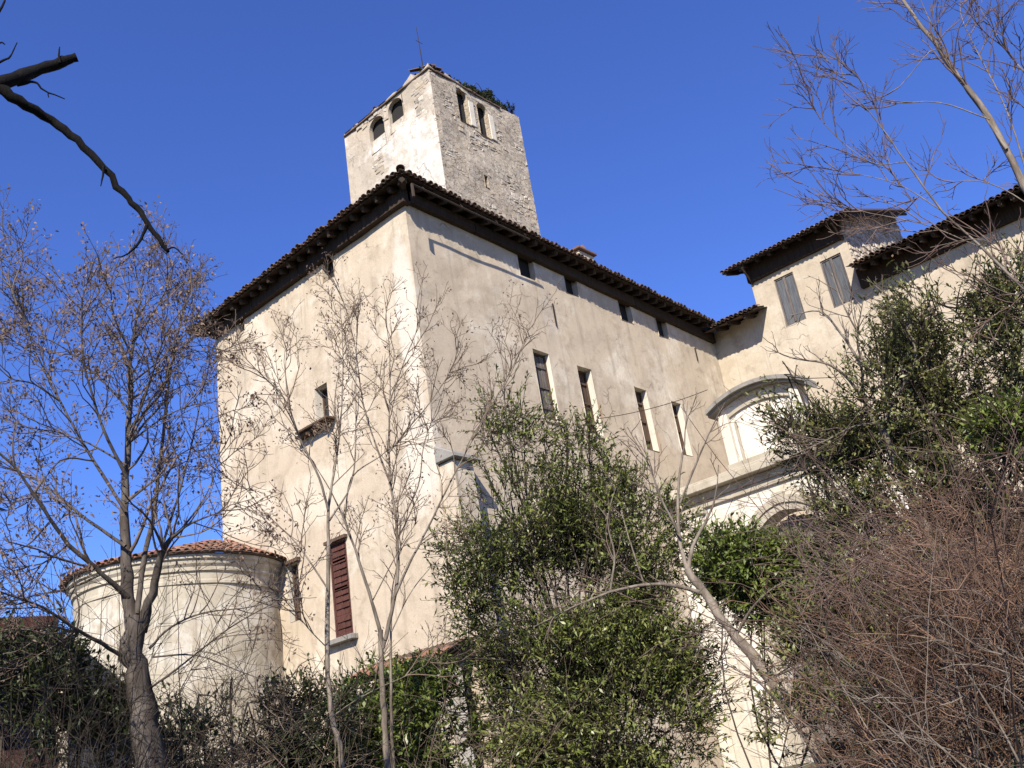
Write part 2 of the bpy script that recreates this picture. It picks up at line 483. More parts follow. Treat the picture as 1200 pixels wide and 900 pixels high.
def reveal(mb, O, U, V, Nn, h, depth, splay=0.0):
    """the four inner faces of an opening"""
    O, U, V, Nn = Vector(O), Vector(U), Vector(V), Vector(Nn)
    P = lambda u, v, d: O + U * u + V * v - Nn * d
    a = [(h[0], h[2]), (h[1], h[2]), (h[1], h[3]), (h[0], h[3])]
    s = splay
    b = [(h[0] + s, h[2] + s), (h[1] - s, h[2] + s), (h[1] - s, h[3] - s), (h[0] + s, h[3] - s)]
    for k in range(4):
        k2 = (k + 1) % 4
        mb.face([P(*a[k], -0.012), P(*a[k2], -0.012), P(*b[k2], depth), P(*b[k], depth)])

def obox(mb, O, U, V, Nn, u0, u1, v0, v1, d0, d1):
    """a box in a wall's own axes: u along, v up, d outward"""
    O, U, V, Nn = Vector(O), Vector(U), Vector(V), Vector(Nn)
    P = lambda u, v, d: O + U * u + V * v + Nn * d
    mb.hexa([P(u0, v0, d0), P(u1, v0, d0), P(u1, v0, d1), P(u0, v0, d1), P(u0, v1, d0), P(u1, v1, d0), P(u1, v1, d1), P(u0, v1, d1)])

def rubble(mb, O, U, V, Nn, u0, u1, v0, v1, rng, keep=lambda u, v: True, h=(0.13, 0.26), l=(0.18, 0.5), proud=(0.015, 0.06)):
    O, U, V, Nn = Vector(O), Vector(U), Vector(V), Vector(Nn)
    v = v0
    while v < v1 - 0.08:
        hh = min(rng.uniform(*h), v1 - v)
        u = u0 - rng.uniform(0, 0.2)
        while u < u1:
            ll = rng.uniform(*l)
            a, b = max(u, u0), min(u + ll, u1)
            if b - a > 0.07 and keep((a + b) / 2, v + hh / 2):
                g = 0.012; pr = rng.uniform(*proud)
                j = lambda s=0.038: rng.uniform(-s, s)
                lo = [(a + g, v + g), (b - g, v + g), (b - g, v + hh - g), (a + g, v + hh - g)]
                lo = [(p + j(), q_ + j()) for p, q_ in lo]
                cu = sum(p for p, _ in lo) / 4; cv = sum(q_ for _, q_ in lo) / 4
                P = lambda u_, v_, d: mb.vert(O + U * u_ + V * v_ + Nn * d)
                i0 = [P(p, q_, -0.05) for p, q_ in lo]
                i1 = [P(p, q_, pr * rng.uniform(0.3, 0.7)) for p, q_ in lo]
                i2 = [P(cu + (p - cu) * 0.72, cv + (q_ - cv) * 0.72, pr * rng.uniform(0.8, 1.15)) for p, q_ in lo]
                for k in range(4):
                    k2 = (k + 1) % 4
                    mb.f.append([i0[k], i0[k2], i1[k2], i1[k]])
                    mb.f.append([i1[k], i1[k2], i2[k2], i2[k]])
                mb.f.append(i2)
            u += ll
        v += hh

def tile_mesh(name, r0=0.095, r1=0.075, L=0.46, n=6, t=0.014):
    """a half-round clay tile lying along +Y (upslope), crown up"""
    V, F = [], []
    for (y, r) in ((0, r0), (L, r1)):
        for k in range(n + 1):
            a = math.pi * k / n
            V.append((r * math.cos(a), y, r * math.sin(a) * 0.8))
        for k in range(n + 1):
            a = math.pi * k / n
            V.append(((r - t) * math.cos(a), y, (r - t) * math.sin(a) * 0.8))
    m = n + 1
    for k in range(n):
        F.append((k, k + 1, 2 * m + k + 1, 2 * m + k))
        F.append((m + k + 1, m + k, 3 * m + k, 3 * m + k + 1))
        F.append((k + 1, k, m + k, m + k + 1))
    return mesh_quads(name, V, F, False)

TILE_A = tile_mesh('roof_tile'); TILE_B = tile_mesh('roof_tile_b', 0.1, 0.08, 0.5); TILE_C = tile_mesh('roof_tile_c', 0.085, 0.07, 0.42)
for t_ in (TILE_A, TILE_B, TILE_C): t_.materials.append(MAT['tile_old'])
RED = [t_.copy() for t_ in (TILE_A, TILE_B, TILE_C)]
for t_ in RED:
    t_.materials.clear(); t_.materials.append(MAT['tile'])

def basis(xa, ya, za, loc):
    m = Matrix.Identity(4)
    for i in range(3):
        m[i][0], m[i][1], m[i][2], m[i][3] = xa[i], ya[i], za[i], loc[i]
    return m

def place(name, me, mtx, parent):
    o = bpy.data.objects.new(name, me)
    COL.objects.link(o)
    o.parent = parent
    pw = parent.matrix_basis if parent.parent is None else parent.parent.matrix_basis @ parent.matrix_parent_inverse @ parent.matrix_basis
    o.matrix_parent_inverse = pw.inverted()
    o.matrix_basis = mtx
    return o

def eave(roof, A, B, out, slope, oh, rng, wallgap=0.5, rafter_step=0.62, tiles=(TILE_A, TILE_B, TILE_C), rough=1.0, tile_step=0.2, pans=True, rafter=(0.11, 0.15), hip=None):
    """eave from A to B (points on the drip edge, top of boarding): boarding, rafters, pan tiles and each cover tile of the edge row"""
    A, B, out = Vector(A), Vector(B), Vector(out).normalized()
    L = (B - A).length; ax = (B - A).normalized()
    up = (-out + Vector((0, 0, slope))).normalized()           # upslope
    nrm = ax.cross(up)
    if nrm.z < 0: nrm = -nrm
    run = (oh + wallgap) / math.sqrt(1 / (1 + slope * slope))
    def lim(s):                                            # how far up the slope a piece may run beside a hip
        d = {None: 99.0, 'A': s, 'B': L - s}[hip]
        return min(run, d * 1.04 + 0.02)
    def sag(t): return Vector((0, 0, 0.035 * nz(t * 0.5, A.x, A.y) * rough + 0.012 * nz(t * 2.3, A.y, 4) * rough))
    # boarding, in boards across the rafters
    mb = MB(); n = max(2, int(L / 0.5))
    for k in range(3):
        a0, a1 = run * k / 3 + 0.004, run * (k + 1) / 3 - 0.004
        for s in range(n):
            p, q_ = A + ax * (L * s / n), A + ax * (L * (s + 1) / n)
            p1, q1 = p + sag(L * s / n), q_ + sag(L * (s + 1) / n)
            jit = 0.0 if k else 0.03 * nz(s * 1.7, A.x, 2)
            a, b = a0 + jit, min(a1, max(lim(L * (s + 0.5) / n), a0 + jit + 0.02))
            if a0 > lim(L * (s + 0.5) / n): continue
            mb.hexa([p1 + up * a - nrm * 0.03, q1 + up * a - nrm * 0.03, q1 + up * b - nrm * 0.03, p1 + up * b - nrm * 0.03,
                     p1 + up * a, q1 + up * a, q1 + up * b, p1 + up * b])
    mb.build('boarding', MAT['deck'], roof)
    # rafters, each its own beam
    rm = MB(); w, hgt = rafter
    rl = run - 0.05
    rm.hexa([(-w / 2, 0, -hgt * 0.75), (w / 2, 0, -hgt * 0.75), (w / 2, rl, -hgt), (-w / 2, rl, -hgt), (-w / 2, 0, 0), (w / 2, 0, 0), (w / 2, rl, 0), (-w / 2, rl, 0)])
    first = None
    k = 0; s = rng.uniform(0.15, 0.3)
    while s < L - 0.1:
        p = A + ax * s + sag(s) - nrm * 0.034 + up * rng.uniform(0.03, 0.12)
        mtx = basis(ax, up, nrm, p) @ Matrix.Rotation(rng.uniform(-0.03, 0.03), 4, 'Z') @ Matrix.Diagonal((1, min(1.0, max(lim(s), 0.15) / run), 1, 1))
        if first is None:
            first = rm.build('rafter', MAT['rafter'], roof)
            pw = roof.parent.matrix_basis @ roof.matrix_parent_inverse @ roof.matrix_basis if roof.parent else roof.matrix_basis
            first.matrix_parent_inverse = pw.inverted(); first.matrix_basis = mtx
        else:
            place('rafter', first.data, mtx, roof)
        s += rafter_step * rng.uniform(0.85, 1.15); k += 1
    # pan tiles under the cover tiles: joined, they barely show
    if pans:
        pm = MB(); s = tile_step / 2
        while s < L:
            p = A + ax * s + sag(s) + nrm * 0.012 - up * rng.uniform(0.06, 0.1)
            rl_ = max(lim(s), 0.12)
            for q0, q1, h0, h1 in ((-0.085, 0.0, 0.07, 0.0), (0.0, 0.085, 0.0, 0.07)):
                pm.hexa([p + ax * q0 + nrm * h0, p + ax * q1 + nrm * h1, p + ax * q1 + nrm * h1 + up * rl_, p + ax * q0 + nrm * h0 + up * rl_,
                         p + ax * q0 + nrm * (h0 + .014), p + ax * q1 + nrm * (h1 + .014), p + ax * q1 + nrm * (h1 + .014) + up * rl_, p + ax * q0 + nrm * (h0 + .014) + up * rl_])
            s += tile_step
        tag(pm.build('pan_tiles', MAT['tile_stuff'], roof), kind='stuff')
    s = 0.05
    while s < L:
        if rng.random() > 0.03 and lim(s) > 0.25:
            p = A + ax * s + sag(s) + nrm * (0.075 + rng.uniform(-0.01, 0.02) * rough) - up * (0.06 + rng.uniform(-0.05, 0.05) * rough)
            mtx = basis(ax, up, nrm, p) @ Matrix.Rotation(rng.uniform(-0.09, 0.09) * rough, 4, 'Z') @ Matrix.Rotation(rng.uniform(-0.03, 0.05) * rough, 4, 'X')
            place('roof_tile', rng.choice(tiles), mtx, roof)
        s += tile_step

# window builders --------------------------------------------------
def boarded(parent, O, U, V, Nn, h, d, mat, n=4, rng=None, sill=None, frame=MAT['wood_brown'], rails=True, lean=0.0):
    """a window filled by vertical boards: frame > boards, rails"""
    f = MB(); t = 0.06
    obox(f, O, U, V, Nn, h[0], h[0] + t, h[2], h[3], -d - 0.03, -d + 0.05)
    obox(f, O, U, V, Nn, h[1] - t, h[1], h[2], h[3], -d - 0.03, -d + 0.05)
    obox(f, O, U, V, Nn, h[0] + t, h[1] - t, h[3] - t, h[3], -d - 0.03, -d + 0.05)
    obox(f, O, U, V, Nn, h[0] + t, h[1] - t, h[2], h[2] + t, -d - 0.03, -d + 0.05)
    w = f.build('window', frame, parent)
    a, b = h[0] + t + 0.004, h[1] - t - 0.004
    for k in range(n):
        m = MB()
        u0, u1 = a + (b - a) * k / n + 0.006, a + (b - a) * (k + 1) / n - 0.006
        e = rng.uniform(-0.012, 0.012)
        obox(m, O, U, V, Nn, u0, u1, h[2] + t + 0.004, h[3] - t - 0.004 - rng.uniform(0, 0.02), -d - 0.02 + e, -d + 0.012 + e)
        m.build('board', mat, w, bevel=0.004)
    if rails:
        for fr in (0.2, 0.5, 0.8):
            m = MB(); v = h[2] + (h[3] - h[2]) * fr
            obox(m, O, U, V, Nn, a + 0.01, b - 0.01, v - 0.035, v + 0.035, -d + 0.028, -d + 0.05)
            m.build('rail', mat, w)
    if sill:
        m = MB()
        obox(m, O, U, V, Nn, h[0] - 0.1, h[1] + 0.1, h[2] - 0.09, h[2] - 0.004, -0.1, sill)
        m.build('sill', MAT['stone'], w, bevel=0.01)
    return w

def dark_window(parent, O, U, V, Nn, h, d, bars=True, mat=MAT['wood_brown']):
    """a window whose old frame holds dusty panes"""
    f = MB(); t = 0.055
    obox(f, O, U, V, Nn, h[0], h[0] + t, h[2], h[3], -d - 0.03, -d + 0.04)
    obox(f, O, U, V, Nn, h[1] - t, h[1], h[2], h[3], -d - 0.03, -d + 0.04)
    obox(f, O, U, V, Nn, h[0] + t, h[1] - t, h[3] - t, h[3], -d - 0.03, -d + 0.04)
    obox(f, O, U, V, Nn, h[0] + t, h[1] - t, h[2], h[2] + t, -d - 0.03, -d + 0.04)
    w = f.build('window', mat, parent)
    n = max(2, int((h[3] - h[2]) / 0.55)) if bars else 1
    vs = [h[2] + t + (h[3] - h[2] - 2 * t) * k / n for k in range(n + 1)]
    for k in range(n):
        m = MB(); obox(m, O, U, V, Nn, h[0] + t, h[1] - t, vs[k] + 0.02, vs[k + 1] - 0.02, -d - 0.012, -d)
        m.build('pane', MAT['glass'], w)
    for k in range(1, n):
        m = MB(); obox(m, O, U, V, Nn, h[0] + t, h[1] - t, vs[k] - 0.02, vs[k] + 0.02, -d - 0.02, -d + 0.025)
        m.build('glazing_bar', mat, w)
    return w

# ------------------------------------------------------------------ the castle block
rng = random.Random(11)
ZB = -1.6
def topR(x): return 16.45 - 0.028 * x
block = empty('castle_block', (0, 0, ZB), 'tall cream plastered castle block with sharp corner and wide tiled eaves', 'castle')
AX = dict(L=((0, 0, 0), (0, 1, 0), (0, 0, 1), (-1, 0, 0)), R=((0, 0, 0), (1, 0, 0), (0, 0, 1), (0, -1, 0)))
holesL = [(4.12, 4.72, 10.85, 11.95), (3.86, 4.62, 4.55, 7.12), (6.08, 6.62, 5.4, 7.05), (3.35, 3.9, 15.2, 15.9), (8.15, 8.5, 15.45, 15.9)]
holesR = [(4.72, 5.5, 10.12, 12.42), (6.88, 7.62, 10.02, 12.34), (10.0, 10.74, 9.95, 12.24), (12.25, 12.9, 10.1, 12.14)]
attic = [(4.78, 5.55, 15.05, 15.98), (7.12, 7.78, 15.1, 15.95), (10.15, 10.9, 14.9, 15.85), (12.5, 13.2, 14.85, 15.78)]
mb = MB()
panel(mb, *AX['L'], 0, 9.9, ZB, 16.45, holesL, 0.4, disp=0.03)
panel(mb, *AX['R'], 0, 16.9, ZB, 16.45, holesR + attic, 0.4, disp=0.03, top=topR)
mb.face([(0, 9.9, ZB), (16.9, 9.9, ZB), (16.9, 9.9, 16.4), (0, 9.9, 16.45)])
mb.face([(16.9, 0, ZB), (16.9, 9.9, ZB), (16.9, 9.9, 16.4), (16.9, 0, 16.1)])
mb.build('wall', MAT['block'], block)
for hs_, ax_, dep_, mt_ in ((holesL[:3], 'L', 0.42, 'reveal'), (holesL[3:], 'L', 0.72, 'block'), (holesR, 'R', 0.5, 'reveal'), (attic, 'R', 0.74, 'block')):
    for h in hs_:
        rv = MB(); reveal(rv, *AX[ax_], h, dep_); rv.build('window_reveal', MAT[mt_], block)
dk = MB()
dk.box((0.75, 0.75, ZB), (16.0, 9.2, 16.2))
dk.build('dark_interior_box', MAT['dark'], block)

w = dark_window(block, *AX['L'], holesL[0], 0.3, True)
w['label'] = 'small brown window over a broken wooden ledge'
for k, (u0, u1, dz, out_) in enumerate(((3.82, 5.35, 0.0, 0.36), (4.3, 5.5, -0.08, 0.26))):
    m = MB(); obox(m, *AX['L'], u0, u1, 10.66 + dz, 10.72 + dz, -0.05, out_); m.build('ledge_board', MAT['wood_brown'], w)
for u in (4.05, 4.85):
    m = MB(); obox(m, *AX['L'], u, u + 0.07, 10.5, 10.575, -0.05, 0.3); m.build('bracket', MAT['wood_brown'], w)
w = boarded(block, *AX['L'], holesL[1], 0.05, MAT['shutter_red'], 2, rng, None, MAT['shutter_red'])
w['label'] = 'tall closed red-brown shutter with stone sill'
for k in range(13):                                       # slats of the shutter
    v = 4.75 + k * 0.178
    m = MB(); obox(m, *AX['L'], 3.96, 4.52, v, v + 0.1, -0.03, 0.0); m.build('slat', MAT['shutter_red'], w)
m = MB(); obox(m, *AX['L'], 3.68, 4.85, 4.36, 4.5, -0.1, 0.22); m.build('sill', MAT['stone'], w, bevel=0.015)
m = MB(); obox(m, *AX['L'], 3.78, 4.72, 7.13, 7.22, -0.1, 0.12); m.build('lintel', MAT['wood_brown'], w)
w = boarded(block, *AX['L'], holesL[2], 0.22, MAT['wood_brown'], 3, rng)
m = MB(); obox(m, *AX['L'], 5.98, 6.72, 7.06, 7.16, -0.1, 0.1); m.build('lintel', MAT['wood_brown'], w)
w = boarded(block, *AX['R'], holesR[0], 0.2, MAT['wood_grey'], 3, rng); w['label'] = 'window closed with grey-brown boards'
for h in holesR[1:]:
    boarded(block, *AX['R'], h, 0.27, MAT['wood_brown'], 3, rng)
for h, ax_ in [(h, 'R') for h in attic] + [(h, 'L') for h in holesL[3:]]:      # black slabs painting the shade inside the open attic holes
    m = MB(); obox(m, *AX[ax_], h[0] + 0.01, h[1] - 0.01, h[2] + 0.01, h[3] - 0.01, -0.3, -0.2); m.build('attic_shade_slab', MAT['dark'], block)
# sloping plaster shelves under the tall windows
for h in holesR[:2]:
    m = MB()
    obox(m, *AX['R'], h[0] + 0.05, h[1] + 0.08, h[2] - 0.12, h[2] - 0.01, -0.1, 0.05)
    m.build('sill', MAT['block'], block, bevel=0.02)
for (x, z0, z1) in ((6.17, 13.6, 14.4), (14.95, 14.35, 14.9)):
    m = MB(); m.box((x - 0.015, -0.05, z0), (x + 0.015, -0.005, z1)); m.build('iron_anchor', MAT['iron'], block)
m = MB()                                                   # corner buttress with its slab cap
m.hexa([(0.02, -0.62, ZB), (0.86, -0.62, ZB), (0.86, 0.02, ZB), (0.02, 0.02, ZB), (0.06, -0.5, 8.0), (0.82, -0.5, 8.0), (0.82, 0.02, 8.0), (0.06, 0.02, 8.0)])
m.build('buttress', MAT['block'], block, bevel=0.03)
m = MB()
m.hexa([(-0.05, -0.68, 8.004), (0.95, -0.68, 8.004), (0.95, 0.02, 8.004), (-0.05, 0.02, 8.004), (-0.05, -0.66, 8.12), (0.95, -0.66, 8.12), (0.95, 0.02, 8.5), (-0.05, 0.02, 8.5)])
m.build('buttress_cap', MAT['stone'], block, bevel=0.02)

# its roof: hipped, low pitch
OH = 0.62; SL = 0.34; ZE = 16.36
def zR(x): return ZE - 0.028 * x
rf = MB()
A_, B_, C_, D_ = Vector((-OH, -OH, ZE)), Vector((20, -OH, zR(20))), Vector((20, 9.9 + OH, ZE)), Vector((-OH, 9.9 + OH, ZE))
hd = (9.9 + 2 * OH) / 2
R0, R1 = Vector((-OH + hd, 4.95, ZE + hd * SL)), Vector((20, 4.95, ZE + hd * SL))
up = Vector((0, 0, 0.09))
rf.face([A_ + up, B_ + up, R1 + up, R0 + up]); rf.face([D_ + up, R0 + up, R1 + up, C_ + up]); rf.face([A_ + up, R0 + up, D_ + up])
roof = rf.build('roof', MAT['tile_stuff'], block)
eave(roof, (-OH, -OH, ZE), (16.0, -OH, zR(16.0)), (0, -1, 0), SL, OH, rng, rafter=(0.13, 0.22), rafter_step=0.55, hip='A')
eave(roof, (-OH, 9.9 + OH, ZE - 0.12), (-OH, -OH, ZE), (-1, 0, 0), SL, OH, rng, rafter=(0.13, 0.24), rafter_step=0.55, rough=1.5, hip='B')
for k in range(6):                                         # wall plates under the rafters
    x0, x1 = 0.0 + 16.6 * k / 6, 16.6 * (k + 1) / 6 - 0.02
    m = MB(); m.hexa([(x0, -0.16, zR(x0) - 0.42), (x1, -0.16, zR(x1) - 0.42), (x1, 0.1, zR(x1) - 0.42), (x0, 0.1, zR(x0) - 0.42), (x0, -0.16, zR(x0) - 0.05), (x1, -0.16, zR(x1) - 0.05), (x1, 0.1, zR(x1) - 0.05), (x0, 0.1, zR(x0) - 0.05)])
    m.build('wall_plate', MAT['rafter'], roof, bevel=0.01)
for k in range(4):
    y0, y1 = -0.16 + 10.1 * k / 4, -0.16 + 10.1 * (k + 1) / 4 - 0.02
    m = MB(); m.box((-0.2, y0, ZE - 0.5), (0.1, y1, ZE - 0.05)); m.build('wall_plate', MAT['rafter'], roof, bevel=0.01)
m = MB()                                                   # hip rafter and hip tiles at the corner
m.tube([(-0.55, -0.55, ZE - 0.14), (0.6, 0.6, ZE + 0.14)], [0.1, 0.1], 4); m.build('hip_rafter', MAT['rafter'], roof)
hipd = Vector((1, 1, SL)).normalized(); hx = Vector((1, -1, 0)).normalized(); hn = hx.cross(hipd); hn = hn if hn.z > 0 else -hn
for k in range(5):
    p = Vector((-OH - 0.05, -OH - 0.05, ZE + 0.1)) + hipd * (0.38 * k) + hn * 0.03
    place('roof_tile', TILE_B, basis(hx * 1.3, hipd, hn * 1.3, p), roof)
m = MB()                                                   # pipe hung just off the eave near the corner
pts = [(-0.35 + 0.5 * k, -0.70, ZE - 0.30 - 0.01 * k) for k in range(11)]
m.tube(pts, [0.035] * 11, 7); m.tube([(-0.32, -0.70, ZE - 0.3), (-0.32, -0.70, ZE - 0.72)], [0.05, 0.05], 7)
m.build('eave_pipe', MAT['iron'], roof)
for x in (0.2, 1.7, 3.2, 4.5):
    m = MB(); m.tube([(x, -0.70, ZE - 0.3), (x, -0.55, ZE - 0.06)], [0.012, 0.012], 4); m.build('pipe_bracket', MAT['iron'], roof)
m = MB(); m.box((10.2, 1.25, 16.6), (11.1, 1.9, 18.45)); ch = m.build('chimney', MAT['portal'], block, bevel=0.02)
m = MB(); m.box((10.08, 1.13, 18.452), (11.22, 2.02, 18.56)); m.build('chimney_cap', MAT['tile'], ch, bevel=0.02)
m = MB(); m.prism([(10.3, 1.3, 18.562), (11.0, 1.3, 18.562), (10.65, 1.3, 18.85)], (0, 0.55, 0)); m.build('chimney_hood', MAT['tile'], ch)

# ------------------------------------------------------------------ the tower
tw = empty('castle_tower', (7.55, 5.35, 16.5), 'square stone tower with arched belfry openings rising behind the main roof', 'tower')
TX0, TX1, TY0, TY1, TZ0, TZ1 = 5.0, 10.1, 2.8, 7.9, 16.4, 25.62
TL = ((TX0, 0, 0), (0, 1, 0), (0, 0, 1), (-1, 0, 0)); TR = ((0, TY0, 0), (1, 0, 0), (0, 0, 1), (0, -1, 0))
hTL = [(4.4, 5.24, 23.9, 25.33), (5.52, 6.4, 23.65, 25.2)]
hTR = [(6.36, 6.96, 23.7, 25.28), (7.46, 8.08, 23.55, 25.15), (7.22, 7.44, 21.0, 21.55)]
mb = MB()
def ttop(u): return TZ1 + 0.2 * nz(u * 1.7, 1, 2) + 0.16 * nz(u * 5.0, 3, 1) - 0.02 * (u - 5)
panel(mb, *TL, TY0, TY1, TZ0, TZ1, hTL, 0.5, step=0.22, disp=0.07, top=ttop)
mb.face([(TX0, TY1, TZ0), (TX1, TY1, TZ0), (TX1, TY1, TZ1), (TX0, TY1, TZ1)]); mb.face([(TX1, TY0, TZ0), (TX1, TY1, TZ0), (TX1, TY1, TZ1), (TX1, TY0, TZ1)])
for h in hTL: reveal(mb, *TL, h, 0.2)
def spandrel(mb, ax, h, dep=0.16):
    """turn a square-headed opening into a round-headed one"""
    O, U, V, Nn = [Vector(a) for a in ax]
    r = (h[1] - h[0]) / 2; c = (h[0] + h[1]) / 2; zt = h[3] - r
    for sgn in (-1, 1):
        arc = [(c + sgn * r * math.cos(a), zt + r * math.sin(a)) for a in [math.pi / 2 * k / 6 for k in range(7)]]
        poly = [O + U * u + V * v + Nn * 0.004 for u, v in arc + [(c + sgn * r, h[3])]]
        for k in range(6):
            mb.prism([poly[k], poly[k + 1], poly[-1]], -Nn * dep)
for h in hTL: spandrel(mb, TL, h)
mb.build('plastered_wall', MAT['tower'], tw)
mb = MB()
panel(mb, *TR, TX0, TX1, TZ0, TZ1, hTR, 0.5, step=0.22, disp=0.06, top=ttop)
for h in hTR: reveal(mb, *TR, h, 0.22)
for h in hTR[:2]: spandrel(mb, TR, h)
mb.build('rubble_wall', MAT['mortar'], tw)
mb = MB(); r2 = random.Random(5)
def keepR(u, v):
    if any(h[0] - 0.1 < u < h[1] + 0.1 and h[2] - 0.1 < v < h[3] + 0.05 for h in hTR): return False
    return nz(u, v, 2.2, 0.9) + 0.9 * nz(u, v, 5, 3.1) < 0.02 and v < ttop(u) - 0.1
rubble(mb, *TR, TX0, TX1, 17.0, TZ1, r2, keepR, h=(0.08, 0.19), l=(0.1, 0.3), proud=(-0.02, 0.024))
tag(mb.build('rubble_stones', MAT['rubble'], tw), kind='stuff')
mb = MB()
def keepL(u, v):
    if any(h[0] - 0.1 < u < h[1] + 0.1 and h[2] - 0.1 < v < h[3] + 0.05 for h in hTL): return False
    return nz(u, v, 7.7, 0.8) + 0.16 * (v - 22.8) > 0.3 and v < ttop(u) - 0.12
rubble(mb, *TL, TY0 + .05, TY1, 19.0, TZ1, r2, keepL, h=(0.1, 0.2), l=(0.14, 0.36), proud=(0.0, 0.02))
tag(mb.build('bare_stones', MAT['rubble'], tw), kind='stuff')
dk = MB(); dk.box((TX0 + 0.22, TY0 + 0.24, TZ0), (TX1 - 0.2, TY1 - 0.2, TZ1 - 0.3)); dk.build('dark_interior_box', MAT['dark'], tw)  # black box close behind the arches paints their deep shade
for (h, f) in ((hTL[0], 0.38), (hTL[1], 0.45)):            # half walled-up openings
    m = MB(); obox(m, *TL, h[0] + 0.002, h[1] - 0.002, h[2] - 0.05, h[2] + (h[3] - h[2]) * f, -0.3, -0.1); m.build('infill', MAT['tower'], tw, bevel=0.02)
for h in hTR[:2]:
    m = MB(); obox(m, *TR, h[1] + 0.01, h[1] + 0.3, h[2] + 0.03, h[3] - 0.35, -0.02, 0.03); m.build('plaster_jamb', MAT['reveal'], tw, bevel=0.02)
for (ax_, u0, u1) in ((TL, TY0 - 0.03, TY1), (TR, TX0 - 0.03, TX1 - 1.2)):    # projecting tile course under the rim
    n_ = 11
    for k in range(n_):
        a, b = u0 + (u1 - u0) * k / n_, u0 + (u1 - u0) * (k + 1) / n_ - 0.012
        zz = 25.43 + 0.03 * nz(k * 0.9, 3, 1)
        m = MB(); obox(m, *ax_, a, b, zz, zz + 0.06, -0.1, 0.05 + r2.uniform(0, 0.03)); m.build('rim_tile', MAT['tile_old'], tw)
# ragged remains of the tiled roof
trf = MB(); zt = TZ1 + 0.02
apex = Vector(((TX0 + TX1) / 2, (TY0 + TY1) / 2, zt + 0.6)); o_ = -0.02
c4 = [Vector((TX0 - o_, TY0 - o_, zt)), Vector((TX1 + o_, TY0 - o_, zt - 0.1)), Vector((TX1 + o_, TY1 + o_, zt)), Vector((TX0 - o_, TY1 + o_, zt))]
for k in range(4): trf.face([c4[k], c4[(k + 1) % 4], apex])
troof = trf.build('roof', MAT['tile_stuff'], tw)
for (a, b, inn) in ((c4[0], c4[1], Vector((0, 1, 0.28))), (c4[3], c4[0], Vector((1, 0, 0.28)))):
    ax = (b - a).normalized(); upv = inn.normalized(); nr = ax.cross(upv); nr = nr if nr.z > 0 else -nr
    s = 0.1
    while s < (b - a).length:
        for row in range(2):
            if r2.random() > 0.45:
                p = a + ax * (s + r2.uniform(-0.04, 0.04)) + upv * (row * 0.36 + r2.uniform(-0.08, 0.2)) + nr * (-0.02 + 0.03 * row + r2.uniform(-0.06, 0.06))
                mt = basis(ax, upv, nr, p) @ Matrix.Rotation(r2.uniform(-0.3, 0.3), 4, 'Z') @ Matrix.Rotation(r2.uniform(-0.1, 0.2), 4, 'X')
                place('roof_tile', r2.choice((TILE_A, TILE_B, TILE_C)), mt, troof)
        s += 0.2
m = MB(); m.tube([(5.25, 3.3, 25.7), (5.22, 3.3, 26.9), (5.2, 3.32, 27.95)], [0.025, 0.02, 0.012], 6)
m.tube([(5.05, 3.3, 27.2), (5.4, 3.3, 27.22)], [0.01, 0.01], 4)
m.build('lightning_rod', MAT['iron'], tw)

# ------------------------------------------------------------------ the round turret
TC = Vector((-1.72, 9.45, 0)); TRW = 2.92
tu = empty('round_turret', (TC.x, TC.y, ZB), 'low round whitewashed turret with red tiled roof and moulded cornice', 'turret')
def lathe(prof, a0, a1, n, disp=0.0):
    V, F = [], []
    for k in range(n + 1):
        a = a0 + (a1 - a0) * k / n
        for (r, z) in prof:
            rr = r + disp * nz(math.cos(a) * 3, math.sin(a) * 3, z, 0.9)
            V.append((TC.x + rr * math.cos(a), TC.y + rr * math.sin(a), z))
    m = len(prof)
    for k in range(n):
        for j in range(m - 1):
            F.append((k * m + j, (k + 1) * m + j, (k + 1) * m + j + 1, k * m + j + 1))
    return mesh_quads('lathe', V, F, True)
A0, A1 = rad(60), rad(306)
link('wall', lathe([(TRW + 0.04 * (6.3 - z) / 7, z) for z in np.linspace(ZB, 6.48, 18)], A0, A1, 60, 0.09), MAT['turret'], tu)
cor = lathe([(TRW + (r_ - TRW) * 0.75 if r_ > TRW else r_, z_) for r_, z_ in [(TRW, 6.43), (TRW + 0.045, 6.45), (TRW + 0.045, 6.53), (TRW + 0.02, 6.56), (TRW + 0.02, 6.75), (TRW + 0.1, 6.79), (TRW + 0.1, 6.89), (TRW + 0.18, 6.97), (TRW + 0.2, 7.06), (TRW + 0.28, 7.10), (TRW + 0.28, 7.21), (TRW - 0.3, 7.22)]], A0, A1, 72, 0.03)
cor.polygons.foreach_set('use_smooth', np.zeros(len(cor.polygons), dtype=bool))
link('cornice', cor, MAT['turret'], tu)
APX = Vector((-0.06, 9.85, 8.7))
rm = MB(); na = 60
def ev(a, r=3.22, z=7.25): return Vector((TC.x + r * math.cos(a), TC.y + r * math.sin(a), z))
for k in range(na):
    a, b = A0 + (A1 - A0) * k / na, A0 + (A1 - A0) * (k + 1) / na
    rm.face([ev(a), ev(b), APX]); rm.face([ev(a, 3.2, 7.22), ev(b, 3.2, 7.22), ev(b), ev(a)])
    rm.face([ev(a, 3.2, 7.215), ev(b, 3.2, 7.215), ev(b, 2.5, 7.215), ev(a, 2.5, 7.215)])
tro = rm.build('roof', MAT['tile_stuff'], tu)
rng = random.Random(8)
